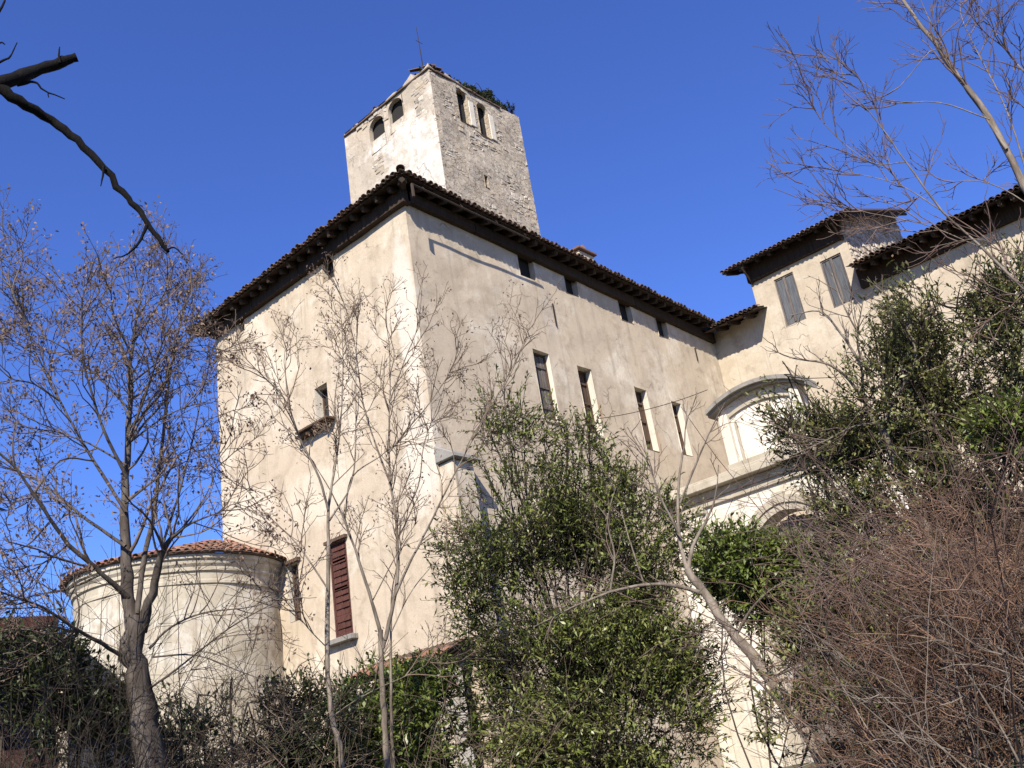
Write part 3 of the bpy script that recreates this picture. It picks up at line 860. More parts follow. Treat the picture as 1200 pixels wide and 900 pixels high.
for row in range(6):
    fr = row * 0.155
    for_len = 2 * math.pi * 3.22 * (A1 - A0) / (2 * math.pi) * (1 - fr)
    cnt = int(for_len / 0.215)
    for k in range(cnt):
        a = A0 + (A1 - A0) * (k + 0.5 + 0.3 * (row % 2)) / cnt
        if a < rad(130): continue                          # the back of the roof is never in view
        e = ev(a); upv = (APX - e); ln = upv.length; upv.normalize()
        tang = Vector((-math.sin(a), math.cos(a), 0)); nr = upv.cross(tang); nr = nr if nr.z > 0 else -nr
        xa = upv.cross(nr).normalized(); xa = xa if xa.dot(tang) > 0 else -xa
        p = e + upv * (ln * fr - 0.08 + rng.uniform(-0.03, 0.03)) + nr * (0.03 + 0.012 * rng.random())
        place('roof_tile', rng.choice(RED), basis(xa, upv, nr, p) @ Matrix.Rotation(rng.uniform(-0.06, 0.06), 4, 'Z'), tro)

# ------------------------------------------------------------------ the wing with its loft
XW = 16.7
wing = empty('castle_wing', (XW, -7, ZB), 'long cream castle wing on the right with a raised loft', 'castle')
WA = ((XW, 0, 0), (0, -1, 0), (0, 0, 1), (-1, 0, 0))
hW = [(3.15, 3.98, 14.9, 16.95), (5.1, 5.95, 14.8, 16.8)]
rng = random.Random(21)
mb = MB()
panel(mb, *WA, -0.3, 2.2, ZB, 15.93, [], 0.4, disp=0.04)
panel(mb, *WA, 2.2, 6.3, ZB, 18.35, hW, 0.4, disp=0.04)
panel(mb, *WA, 6.3, 15.5, ZB, 15.93, [], 0.4, disp=0.05)
mb.face([(XW, -15.5, ZB), (24, -15.5, ZB), (24, -15.5, 18.3), (XW, -15.5, 15.93)])
mb.face([(XW, -2.2, 15.9), (24, -2.2, 18.5), (24, -2.2, 21.1), (XW, -2.2, 18.35)])
mb.face([(24, -2.2, 16), (24, -6.3, 16), (24, -6.3, 21.1), (24, -2.2, 21.1)])
mb.build('wall', MAT['wing'], wing)
for h in hW:
    rv = MB(); reveal(rv, *WA, h, 0.3); rv.build('window_reveal', MAT['reveal'], wing)
mb = MB()                                                  # rubble side of the loft
mb.face([(XW, -6.302, 15.9), (24, -6.302, 18.4), (24, -6.302, 21.1), (XW, -6.302, 18.35)])
mb.build('rubble_side', MAT['mortar'], wing)
mb = MB()
SA = ((0, -6.302, 0), (1, 0, 0), (0, 0, 1), (0, -1, 0))
rubble(mb, *SA, XW + 0.02, 24, 16.2, 21, rng, lambda u, v: v < 18.25 + (u - XW) * 0.376 - 0.1 and v > 16.1 + (u - XW) * 0.34, h=(0.12, 0.24), l=(0.16, 0.42), proud=(0.02, 0.09))
tag(mb.build('rubble_stones', MAT['rubble'], wing), kind='stuff')
for h in hW:
    w = boarded(wing, *WA, h, 0.08, MAT['shutter_blue'], 2, rng, None, MAT['wood_grey'], rails=False)
    w['label'] = 'window with blue-grey shutter leaves under the loft eave'
    c = (h[0] + h[1]) / 2
    m = MB(); obox(m, *WA, c - 0.045, c + 0.045, h[2] + 0.07, h[3] - 0.07, -0.045, 0.0); m.build('cover_strip', MAT['wood_grey'], w)
dk = MB(); dk.box((17.4, -15, ZB), (23.4, -0.2, 16.2)); dk.box((17.4, -6.1, 16.2), (23.4, -2.4, 18.2)); dk.build('dark_interior_box', MAT['dark'], wing)
rf = MB(); ez = 15.58
for (xa_, y0_, y1_) in ((15.68, 1.2, -2.45), (16.9, -2.45, -6.28), (15.68, -6.28, -16)):
    f_ = lambda x: ez + 0.09 + (x - 15.66) * 0.33
    rf.face([(xa_, y0_, f_(xa_)), (xa_, y1_, f_(xa_)), (24, y1_, f_(24)), (24, y0_, f_(24))])
rf.face([(24, 1.2, f_(24)), (24, -16, f_(24)), (31.5, -16, ez), (31.5, 1.2, ez)])
wroof = rf.build('roof', MAT['tile_stuff'], wing)
eave(wroof, (15.68, -0.5, ez + 0.12), (15.68, -2.6, ez + 0.12), (-1, 0, 0), 0.33, 1.03, rng, rafter=(0.13, 0.2))
eave(wroof, (15.66, -6.5, ez), (15.66, -16, ez - 0.1), (-1, 0, 0), 0.33, 1.05, rng, rough=1.8, rafter=(0.13, 0.24), rafter_step=0.45)
for k in range(3):
    m = MB(); m.box((XW - 0.2, -6.34 - 3.1 * k, 15.02), (XW + 0.1, -6.34 - 3.1 * (k + 1) + 0.02, 15.78)); m.build('wall_plate', MAT['rafter'], wroof, bevel=0.01)  # timber plates deepened to thicken the dark band of the eave's shade
lr = MB(); lz = 17.82; ls = 0.376
def lp(x, y, d=0.0): return (x, y, lz + (x - 15.95) * ls + d)
lr.hexa([lp(15.98, -6.95, 0.02), lp(24.4, -6.95, 0.02), lp(24.4, -1.45, 0.02), lp(15.98, -1.45, 0.02), lp(15.98, -6.95, 0.1), lp(24.4, -6.95, 0.1), lp(24.4, -1.45, 0.1), lp(15.98, -1.45, 0.1)])
lroof = lr.build('loft_roof', MAT['tile_stuff'], wing)
eave(lroof, (15.95, -1.45, lz), (15.95, -6.95, lz), (-1, 0, 0), ls, 0.75, rng, wallgap=0.2, tiles=(TILE_C,), rough=0.8)
m = MB(); m.box((XW - 0.16, -2.15, 17.25), (XW + 0.1, -6.25, 17.98)); m.build('wall_plate', MAT['rafter'], lroof, bevel=0.01)  # timber plate whose dark face also paints the loft eave's shadow
for y in (-1.6, -6.75):                                    # verge boards
    m = MB(); m.hexa([lp(16.0, y - 0.03, -0.14), lp(24.3, y - 0.03, -0.14), lp(24.3, y + 0.03, -0.14), lp(16.0, y + 0.03, -0.14), lp(16.0, y - 0.03, -0.035), lp(24.3, y - 0.03, -0.035), lp(24.3, y + 0.03, -0.035), lp(16.0, y + 0.03, -0.035)])
    m.build('verge_board', MAT['rafter'], lroof)
for y in (-2.3, -6.2):
    m = MB(); m.tube([(16.65, y, 17.2), (16.0, y, 17.72)], [0.05, 0.05], 4); m.build('eave_strut', MAT['rafter'], lroof)

# ------------------------------------------------------------------ the gate screen with its arch and aedicule
XP = 10.5
gate = empty('gate_screen', (XP, -4.2, ZB), 'old arched gateway wall with moulded cornice and curved hooded niche on top', 'gateway')
GA = ((XP, 0, 0), (0, -1, 0), (0, 0, 1), (-1, 0, 0))
gc, gr, gz = 3.98, 1.25, 5.42
mb = MB()
panel(mb, *GA, 0.03, gc - gr, ZB, 7.72, [], 0.5, disp=0.05, step=0.3)
panel(mb, *GA, gc + gr, 8.4, ZB, 7.72, [], 0.5, disp=0.05, step=0.3)
na = 24
arc = [(gc - gr * math.cos(math.pi * k / na), gz + gr * math.sin(math.pi * k / na)) for k in range(na + 1)]
for (u0, v0), (u1, v1) in zip(arc, arc[1:]):
    mb.face([(XP, -u0, v0), (XP, -u1, v1), (XP, -u1, 7.72), (XP, -u0, 7.72)])
    mb.face([(XP, -u0, v0), (XP, -u1, v1), (XP + 0.75, -u1, v1), (XP + 0.75, -u0, v0)])
for u in (gc - gr, gc + gr):
    mb.face([(XP, -u, ZB), (XP, -u, gz), (XP + 0.75, -u, gz), (XP + 0.75, -u, ZB)])
mb.face([(XP + 0.75, -0.03, ZB), (XP + 0.75, -(gc - gr), ZB), (XP + 0.75, -(gc - gr), 7.72), (XP + 0.75, -0.03, 7.72)])
mb.face([(XP + 0.75, -(gc + gr), ZB), (XP + 0.75, -8.4, ZB), (XP + 0.75, -8.4, 7.72), (XP + 0.75, -(gc + gr), 7.72)])
mb.face([(XP, -8.4, ZB), (XP + 0.75, -8.4, ZB), (XP + 0.75, -8.4, 7.72), (XP, -8.4, 7.72)])
mb.build('wall', MAT['pierbase'], gate)
# archivolt: each voussoir a stone of its own
nv = 13
for k in range(nv):
    a0, a1 = math.pi * k / nv + 0.006, math.pi * (k + 1) / nv - 0.006
    m = MB()
    key = k == nv // 2
    for (r0, r1, d) in ((gr - 0.02, gr + 0.2, 0.07), (gr + 0.202, gr + 0.42 + (0.12 if key else 0), 0.13)):
        pts = []
        for (r, a) in ((r0, a0), (r0, (a0 + a1) / 2), (r0, a1), (r1, a1), (r1, (a0 + a1) / 2), (r1, a0)):
            pts.append((XP - d - (0.05 if key else 0), -(gc - r * math.cos(a)), gz + r * math.sin(a)))
        m.prism(pts, (d + 0.1, 0, 0))
    m.build('voussoir', MAT['moulding'], gate)
for u in (gc - gr - 0.42, gc + gr - 0.02):                 # imposts and jamb stones
    m = MB(); obox(m, *GA, u - 0.03, u + 0.47, gz - 0.2, gz - 0.02, -0.1, 0.17); m.build('impost', MAT['moulding'], gate, bevel=0.015)
    v = gz - 0.21
    while v > 0.0:
        m = MB(); hgt = rng.uniform(0.4, 0.55)
        obox(m, *GA, u, u + 0.44, v - hgt, v - 0.012, -0.1, 0.1 + rng.uniform(-0.01, 0.01)); m.build('jamb_stone', MAT['moulding'], gate, bevel=0.015)
        v -= hgt
for u in (0.55, 6.9):                                      # pilasters
    m = MB(); obox(m, *GA, u, u + 0.75, ZB, 7.3, -0.1, 0.14); m.build('pilaster', MAT['pierbase'], gate, bevel=0.03)
    m = MB(); obox(m, *GA, u - 0.08, u + 0.83, 7.302, 7.5, -0.1, 0.22); m.build('pilaster_capital', MAT['moulding'], gate, bevel=0.03)
# cornice in stepped courses
for (v0, v1, d) in ((7.5, 7.72, 0.1), (7.722, 7.96, 0.16), (7.962, 8.2, 0.5), (8.202, 8.3, 0.4)):
    m = MB(); obox(m, *GA, 0.02, 8.3, v0, v1, -0.7, d); m.build('cornice', MAT['moulding'], gate, bevel=0.02)
# aedicule
n0, n1 = 2.62, 5.5
m = MB(); obox(m, *GA, n0, n1, 8.302, 8.52, -0.6, 0.22); m.build('niche_base', MAT['moulding'], gate, bevel=0.015)
Rh = 3.31; ccz = 10.66 - Rh
def hood(r, u): return ccz + math.sqrt(max(r * r - (u - gc) ** 2, 0))
m = MB(); nn = 14
us_ = [n0 + 0.06 + (n1 - n0 - 0.12) * k / nn for k in range(nn + 1)]
for a, b in zip(us_, us_[1:]):
    m.hexa([(XP + 0.1, -a, 8.52), (XP + 0.1, -b, 8.52), (XP + 0.6, -b, 8.52), (XP + 0.6, -a, 8.52), (XP + 0.1, -a, hood(Rh, a)), (XP + 0.1, -b, hood(Rh, b)), (XP + 0.6, -b, hood(Rh, b)), (XP + 0.6, -a, hood(Rh, a))])
m.build('niche_panel', MAT['fresco'], gate)
for u0, u1 in ((n0, n0 + 0.32), (n1 - 0.32, n1)):
    m = MB(); obox(m, *GA, u0, u1, 8.522, 10.2, -0.5, 0.1); m.build('niche_pilaster', MAT['reveal'], gate, bevel=0.02)
for (r0, d0, d1) in ((Rh - 0.4, -0.2, -0.02),):   # curved inner bands
    m = MB(); us2 = [n0 + 0.34 + (n1 - n0 - 0.68) * k / nn for k in range(nn + 1)]
    for a, b in zip(us2, us2[1:]):
        m.hexa([(XP - d1, -a, hood(r0, a)), (XP - d1, -b, hood(r0, b)), (XP - d0, -b, hood(r0, b)), (XP - d0, -a, hood(r0, a)), (XP - d1, -a, hood(r0 + 0.11, a)), (XP - d1, -b, hood(r0 + 0.11, b)), (XP - d0, -b, hood(r0 + 0.11, b)), (XP - d0, -a, hood(r0 + 0.11, a))])
    m.build('niche_moulding', MAT['moulding'], gate)
for u0, u1 in ((n0 + 0.45, n0 + 0.53), (n1 - 0.53, n1 - 0.45)):
    m = MB(); obox(m, *GA, u0, u1, 8.6, 9.85, -0.2, -0.04); m.build('niche_moulding', MAT['moulding'], gate)
us3 = [2.36 + 3.48 * k / 18 for k in range(19)]
for (r0, r1, d) in ((Rh + 0.002, Rh + 0.07, 0.22), (Rh + 0.072, Rh + 0.2, 0.36)):
    m = MB()
    pts = [(u, hood(r0, u)) for u in us3] + [(u, hood(r1, u)) for u in us3[::-1]]
    k_ = len(us3)
    for i in range(k_ - 1):
        a, b = us3[i], us3[i + 1]
        m.hexa([(XP - d, -a, hood(r0, a)), (XP - d, -b, hood(r0, b)), (XP + 0.6, -b, hood(r0, b)), (XP + 0.6, -a, hood(r0, a)), (XP - d, -a, hood(r1, a)), (XP - d, -b, hood(r1, b)), (XP + 0.6, -b, hood(r1, b)), (XP + 0.6, -a, hood(r1, a))])
    m.build('hood', MAT['stone'], gate)
# weathered boarding in the arch
for k in range(9):
    u0, u1 = gc - gr + 2 * gr * k / 9, gc - gr + 2 * gr * (k + 1) / 9
    zt_ = gz + math.sqrt(max(gr * gr - max(abs(u0 - gc), abs(u1 - gc)) ** 2, 0.0)) - 0.02
    m = MB(); obox(m, *GA, u0 + 0.008, u1 - 0.008, 0.0, zt_ - rng.uniform(0.0, 0.12), -0.5 - rng.uniform(0, 0.02), -0.44); m.build('gate_board', MAT['wood_grey'], gate, bevel=0.006)
for v in (5.3, 3.4, 1.5):
    m = MB(); obox(m, *GA, gc - gr + 0.02, gc + gr - 0.02, v, v + 0.14, -0.438, -0.38); m.build('gate_rail', MAT['wood_grey'], gate, bevel=0.006)

m = MB(); pts = [(7.47 + (10.2 - 7.47) * t, -0.02 - 2.6 * t, 10.58 + 0.55 * t - 0.5 * t * (1 - t)) for t in [k / 10 for k in range(11)]]
m.tube(pts, [0.012] * 11, 5)
tag(m.build('overhead_wire', MAT['iron']), 'thin wire strung from the castle wall to the curved gateway hood', 'wire')

# ------------------------------------------------------------------ little tiled porch at the foot of the corner
po = empty('tiled_porch', (-0.7, 1.0, ZB), 'small red tiled lean-to porch at the foot of the castle corner', 'porch')
m = MB(); m.hexa([(-1.2, 2.7, 2.96), (-1.2, -0.55, 2.96), (-0.05, -0.55, 3.46), (-0.05, 2.7, 3.46), (-1.2, 2.7, 3.02), (-1.2, -0.55, 3.02), (-0.05, -0.55, 3.52), (-0.05, 2.7, 3.52)])
pr = m.build('roof', MAT['deck'], po)
eave(pr, (-1.24, 2.75, 3.03), (-1.24, -0.6, 3.03), (-1, 0, 0), 0.43, 1.1, rng, wallgap=-0.1, tiles=RED, rough=1.2, rafter=(0.09, 0.1))
for y in (-0.45, 2.55):
    m = MB(); m.hexa([(-1.15, y - 0.28, ZB), (-0.65, y - 0.28, ZB), (-0.65, y + 0.28, ZB), (-1.15, y + 0.28, ZB), (-1.08, y - 0.2, 2.8), (-0.7, y - 0.2, 2.8), (-0.7, y + 0.2, 2.8), (-1.08, y + 0.2, 2.8)])
    pier = m.build('pier', MAT['pierbase'], po)
    mb = MB()
    rubble(mb, (-1.12, y, 0), (0, 1, 0), (0, 0, 1), (-1, 0, 0), -0.24, 0.24, ZB + 1, 2.75, rng, h=(0.16, 0.28), l=(0.2, 0.4))
    tag(mb.build('rubble_stones', MAT['rubble'], pier), kind='stuff')
m = MB(); m.box((-0.06, -0.2, ZB), (-0.02, 2.3, 2.9)); m.build('dark_doorway_sheet', MAT['dark'], po)  # black sheet on the wall paints the darkness under the porch

# ------------------------------------------------------------------ shed at the left edge
shed = empty('garden_shed', (-11, 1.0, -1.0), 'dark low shed with red roof edge behind the big tree at left', 'shed')
MAT['shed'] = plaster('shaded_shed_plaster', (0.05, 0.056, 0.07), (0.07, 0.075, 0.09), (0.035, 0.035, 0.04))  # shade lying on the shed is put into this dark bluish colour
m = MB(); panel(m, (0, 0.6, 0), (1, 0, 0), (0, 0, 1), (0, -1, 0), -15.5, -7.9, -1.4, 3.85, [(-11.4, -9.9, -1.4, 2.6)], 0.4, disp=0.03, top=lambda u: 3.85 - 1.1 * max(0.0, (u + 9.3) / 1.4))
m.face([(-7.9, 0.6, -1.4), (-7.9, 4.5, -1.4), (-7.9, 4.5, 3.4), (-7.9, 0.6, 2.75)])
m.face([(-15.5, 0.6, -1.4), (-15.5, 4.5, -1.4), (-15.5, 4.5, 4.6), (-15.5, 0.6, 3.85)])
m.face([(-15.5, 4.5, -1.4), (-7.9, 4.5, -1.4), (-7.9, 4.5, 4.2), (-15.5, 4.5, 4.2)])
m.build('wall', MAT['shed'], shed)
m = MB(); m.box((-11.3, 1.6, -1.4), (-10.0, 1.65, 2.6)); m.build('dark_doorway_sheet', MAT['dark'], shed)  # black sheet behind the opening paints the shed's dark inside
m = MB(); m.hexa([(-15.9, -0.5, 3.3), (-9.85, -0.5, 3.62), (-8.6, 4.8, 4.7), (-15.9, 4.8, 4.7), (-15.9, -0.5, 3.45), (-9.85, -0.5, 3.78), (-8.6, 4.8, 4.85), (-15.9, 4.8, 4.85)])
sr = m.build('roof', MAT['tile_stuff'], shed)
m = MB(); m.hexa([(-15.9, -0.56, 3.26), (-9.8, -0.56, 3.6), (-9.8, -0.502, 3.6), (-15.9, -0.502, 3.26), (-15.9, -0.56, 3.46), (-9.8, -0.56, 3.8), (-9.8, -0.502, 3.8), (-15.9, -0.502, 3.46)])
m.build('fascia', MAT['shutter_red'], sr)
for x in (-9.6, -11.6, -13.6):
    m = MB(); m.box((x - 0.07, -0.45, -1.4), (x + 0.07, -0.31, 3.4)); m.build('post', MAT['portal'], shed, bevel=0.01)
m = MB(); m.box((-11.6, -0.42, -1.0), (-9.67, -0.36, 1.75)); m.build('fence_panel', MAT['shutter_red'], shed)

# ------------------------------------------------------------------ plants: generators
def unit(v):
    return v / (np.linalg.norm(v) + 1e-9)

def wander(g, p, d, L, n, up=0.0, jit=0.18):
    pts = [p]; d = unit(d)
    for k in range(n):
        d = unit(d + g.normal(0, jit, 3) + np.array([0, 0, up]))
        pts.append(pts[-1] + d * L / n)
    return np.array(pts)

def smooth_line(pts, n=4):
    """Catmull-Rom through guide points"""
    P = [np.array(p, float) for p in pts]
    P = [2 * P[0] - P[1]] + P + [2 * P[-1] - P[-2]]
    out = []
    for i in range(1, len(P) - 2):
        for k in range(n):
            t = k / n
            a, b, c, d = P[i - 1], P[i], P[i + 1], P[i + 2]
            out.append(0.5 * (2 * b + (c - a) * t + (2 * a - 5 * b + 4 * c - d) * t * t + (3 * b - a - 3 * c + d) * t ** 3))
    out.append(P[-2])
    return np.array(out)

class Tree:
    def __init__(self, seed, scale=1.0):
        self.g = np.random.default_rng(seed); self.scale = scale
        self.thick, self.mid, self.thin, self.tips = [], [], [], []
    def limb(self, pts, r0, r1, n=4, power=1.0):
        r0, r1 = r0 * self.scale, r1 * self.scale
        P = smooth_line(pts, n)
        P[1:-1] += self.g.normal(0, r0 * 0.12, (len(P) - 2, 3))
        t = np.linspace(0, 1, len(P))
        R = r1 + (r0 - r1) * (1 - t) ** power
        R *= 1 + self.g.normal(0, 0.05, len(R))
        self.thick.append((P, R))
        return P, R
    def sprout(self, P, R, spec, level=0, t0=0.1):
        """side shoots; spec is a list of (count per metre, length, spread, up, segments, radius factor)"""
        if level >= len(spec): return
        g = self.g
        dens, L0, spread, up, seg, rf = spec[level]
        seglen = np.linalg.norm(np.diff(P, axis=0), axis=1)
        tot = seglen.sum(); cum = np.concatenate([[0], np.cumsum(seglen)]) / tot
        cnt = max(1, g.poisson(dens * tot * (1 - t0)))
        for _ in range(cnt):
            t = t0 + (1 - t0) * g.random() ** 0.8
            i = min(np.searchsorted(cum, t) - 1, len(P) - 2); i = max(i, 0)
            f = (t - cum[i]) / max(cum[i + 1] - cum[i], 1e-6)
            p = P[i] * (1 - f) + P[i + 1] * f
            r = (R[i] * (1 - f) + R[i + 1] * f)
            tan = unit(P[i + 1] - P[i])
            side = unit(np.cross(tan, g.normal(0, 1, 3)))
            d = unit(tan * math.cos(spread) + side * math.sin(spread) * g.uniform(0.6, 1.2))
            L = L0 * g.uniform(0.45, 1.25) * (1 - 0.45 * t)
            Q = wander(g, p, d, L, seg, up, 0.16)
            rr = max(min(r * rf, L * 0.018), (0.008, 0.005, 0.0036, 0.0036)[level])
            RQ = np.linspace(rr, max(rr * 0.45, 0.003), seg + 1)
            (self.mid if level == 0 else self.thin).append((Q, RQ))
            if level == len(spec) - 1: self.tips.append((Q[-1], unit(Q[-1] - Q[-2])))
            self.sprout(Q, RQ, spec, level + 1, 0.2)

def leaves_mesh(name, C, D, Nn, L, Wd, g, fold=0.25):
    """leaf blades: base C, direction D, width direction Nn"""
    C, D, Nn = map(np.asarray, (C, D, Nn))
    n = len(C)
    D = D / (np.linalg.norm(D, axis=1, keepdims=True) + 1e-9)
    side = np.cross(D, Nn); side /= np.linalg.norm(side, axis=1, keepdims=True) + 1e-9
    nrm = np.cross(side, D)
    L = np.asarray(L).reshape(-1, 1) * np.ones((n, 1)); Wd = np.asarray(Wd).reshape(-1, 1) * np.ones((n, 1))
    b = C; t = C + D * L
    m1 = C + D * L * 0.5 + side * Wd * 0.5 + nrm * Wd * fold
    m2 = C + D * L * 0.5 - side * Wd * 0.5 + nrm * Wd * fold
    V = np.stack([b, m1, t, m2], axis=1).reshape(-1, 3)
    F = np.arange(n * 4).reshape(-1, 4)
    return mesh_quads(name, V, F, False)

BARK = {
    'grey': bark_mat('grey_brown_bark', (0.075, 0.06, 0.05), (0.17, 0.145, 0.125)),
    'pale': bark_mat('pale_bark', (0.17, 0.135, 0.105), (0.34, 0.29, 0.24)),
    'ash': bark_mat('ashen_bark', (0.16, 0.13, 0.1), (0.34, 0.29, 0.235)),
    'twig': bark_mat('brown_twigs', (0.19, 0.135, 0.1), (0.32, 0.25, 0.19)),
    'twig_grey': bark_mat('grey_twigs', (0.16, 0.115, 0.09), (0.28, 0.22, 0.18)),
    'red': bark_mat('reddish_twigs', (0.13, 0.085, 0.07), (0.26, 0.185, 0.155), 3.0),
    'brush': bark_mat('dark_brush_stems', (0.1, 0.056, 0.036), (0.38, 0.24, 0.165), 2.2),
    'black': bark_mat('near_black_dead_wood', (0.005, 0.0045, 0.004), (0.012, 0.01, 0.009), 30.0),  # bark colour kept nearly black
    'dark': bark_mat('dark_stem', (0.05, 0.038, 0.03), (0.11, 0.09, 0.07)),
}
LEAF = {
    'seed': leaf_mat('dry_seed_clusters', [(0.1, 0.065, 0.048), (0.17, 0.115, 0.085), (0.13, 0.082, 0.058), (0.21, 0.155, 0.115)], 0.8, 0.3),
    'laurel': leaf_mat('evergreen_leaves', [(0.055, 0.078, 0.016), (0.115, 0.14, 0.03), (0.075, 0.095, 0.02), (0.2, 0.215, 0.06), (0.09, 0.11, 0.028), (0.15, 0.13, 0.05)], 0.38, 0.25),
    'ivy': leaf_mat('olive_leaves', [(0.055, 0.07, 0.02), (0.11, 0.125, 0.034), (0.075, 0.085, 0.025), (0.16, 0.165, 0.055), (0.12, 0.09, 0.037)], 0.42, 0.25),
    'box': leaf_mat('bright_small_leaves', [(0.06, 0.085, 0.016), (0.1, 0.135, 0.026), (0.075, 0.1, 0.02), (0.15, 0.18, 0.04)], 0.4, 0.3),
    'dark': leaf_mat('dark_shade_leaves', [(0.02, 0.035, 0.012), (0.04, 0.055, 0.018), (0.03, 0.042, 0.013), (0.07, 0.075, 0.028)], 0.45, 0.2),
    'dead': leaf_mat('dead_brown_leaves', [(0.13, 0.07, 0.04), (0.2, 0.12, 0.07), (0.16, 0.085, 0.05)], 0.8, 0.3),
}

def finish_tree(T, name, label, base, bark, twig, seed_per_tip=0, seed_mat=None, seed_L=(0.04, 0.09), group=None, cat='tree', tip_share=1.0, drop=0.6, trunk_name='trunk'):
    root = empty(name, tuple(base), label, cat, group)
    V, F = tubes(T.thick, 8)
    link(trunk_name, mesh_quads(trunk_name, V, F, True), BARK[bark], root)
    if T.mid or T.thin:
        parts = []
        off = 0
        for lst, k in ((T.mid, 5), (T.thin, 3)):
            if lst:
                v, f = tubes(lst, k); parts.append((v, f + off)); off += len(v)
        V = np.concatenate([p[0] for p in parts]); F = np.concatenate([p[1] for p in parts])
        tag(link('twigs', mesh_quads('twigs', V, F, True), BARK[twig], root), kind='stuff')
    if seed_per_tip and T.tips:
        g = T.g
        sel = [t for t in T.tips if g.random() < tip_share]
        C, D = [], []
        for p, d in sel:
            k = g.poisson(seed_per_tip) + 1
            C.append(p + g.normal(0, 0.045, (k, 3))); D.append(g.normal(0, 0.6, (k, 3)) + np.array([0, 0, -drop]))
        C = np.concatenate(C); D = np.concatenate(D)
        me = leaves_mesh('seed_clusters', C, D, g.normal(0, 1, C.shape), g.uniform(*seed_L, len(C)), g.uniform(seed_L[0] * 0.45, seed_L[1] * 0.5, len(C)), g)
        tag(link('seed_clusters', me, seed_mat, root), kind='stuff')
    return root

def foliage(g, lobes, n_sprigs, per, leafL, leafW, sprig=0.28, shell=0.55, gap=0.12, gscale=0.9):
    """leafy sprigs through a set of (centre, radii) lobes; noise opens gaps. Returns leaf arrays and sprig stems"""
    C, D, Nn, stems = [], [], [], []
    vol = np.array([r[0] * r[1] * r[2] for _, r in lobes]) ** 0.75
    pick = g.choice(len(lobes), size=int(n_sprigs * 1.6), p=vol / vol.sum())
    got = 0
    for k in pick:
        if got >= n_sprigs: break
        c, r = lobes[k]
        u = unit(g.normal(0, 1, 3))
        q = u * (shell + (1 - shell) * g.random()) ** 0.6 * g.uniform(0.75, 1.12)
        p = np.array(c) + q * np.array(r)
        if nz(p[0], p[1], p[2], gscale) + 0.5 * nz(p[0], p[1], p[2], gscale * 2.7) < -gap: continue
        d = unit(u * 0.8 + g.normal(0, 0.45, 3) + np.array([0, 0, 0.35]))
        L = sprig * g.uniform(0.6, 1.4)
        m = per
        t = g.uniform(0.1, 1.0, m)[:, None]
        ld = unit(d) * 0.6 + g.normal(0, 0.7, (m, 3))
        C.append(p + d * L * t); D.append(ld)
        Nn.append(np.array([0, 0, 1.0]) + u * 0.5 + g.normal(0, 0.45, (m, 3)))
        stems.append((np.array([p - d * 0.12, p + d * L * 0.5, p + d * L]), np.array([0.006, 0.005, 0.003])))
        got += 1
    C = np.concatenate(C); D = np.concatenate(D); Nn = np.concatenate(Nn)
    n = len(C)
    return leaves_mesh('crown', C, D, Nn, leafL * g.lognormal(0, 0.32, n), leafW * g.uniform(0.6, 1.35, n), g), stems

def lobe(px, py, rpx, D, rx=1.0, rz=1.0, dep=1.0):
    p = PX(px, py, D)
    r = rpx * D * 1.1 / FPX
    return (p, np.array([r * rx * (0.5 + 0.5 * dep), r * rx * (0.5 + 0.5 * dep), r * rz]))

def evergreen(name, label, seed, lobes, base, n, per, leafL, leafW, mat, cat, trunk_r=0.1, gap=0.12, sprig=0.28, twig='dark', group=None, limbs=None):
    g = np.random.default_rng(seed)
    root = empty(name, tuple(base), label, cat, group)
    me, stems = foliage(g, lobes, n, per, leafL, leafW, sprig, gap=gap)
    tag(link('crown', me, LEAF[mat], root), kind='stuff')
    T = []
    for c, r in lobes:
        mid = (np.array(base) * 0.45 + np.array(c) * 0.55) + g.normal(0, 0.15, 3)
        mid[:2] = np.array(base)[:2] * 0.6 + np.array(c)[:2] * 0.4
        foot = np.array(base) + g.normal(0, 0.28, 3) * np.array([1, 1, 0])
        mid = mid + g.normal(0, 0.25, 3)
        P = smooth_line([foot, mid, np.array(c), np.array(c) + np.array([g.normal(0, .1), g.normal(0, .1), r[2] * 0.7])], 4)
        T.append((P, np.linspace(trunk_r, 0.008, len(P)) * g.uniform(0.5, 1.1)))
        for _ in range(5):
            q = P[g.integers(5, len(P))]
            e = np.array(c) + g.normal(0, 0.5, 3) * r
            T.append((smooth_line([q, (q + e) / 2 + g.normal(0, 0.1, 3) * r, e], 4), np.linspace(min(0.014, 0.02 * r[2]), 0.003, 9)))
    V, F = tubes(T, 6)
    link('trunk', mesh_quads('trunk', V, F, True), BARK[twig], root)
    V, F = tubes(stems, 3)
    tag(link('sprig_stems', mesh_quads('sprig_stems', V, F, True), BARK[twig], root), kind='stuff')
    return root

def G(px, py, D, sink=0.25):
    """the ground below the place at a pixel"""
    p = PX(px, py, D); return np.array([p[0], p[1], ground(p[0], p[1]) - sink])

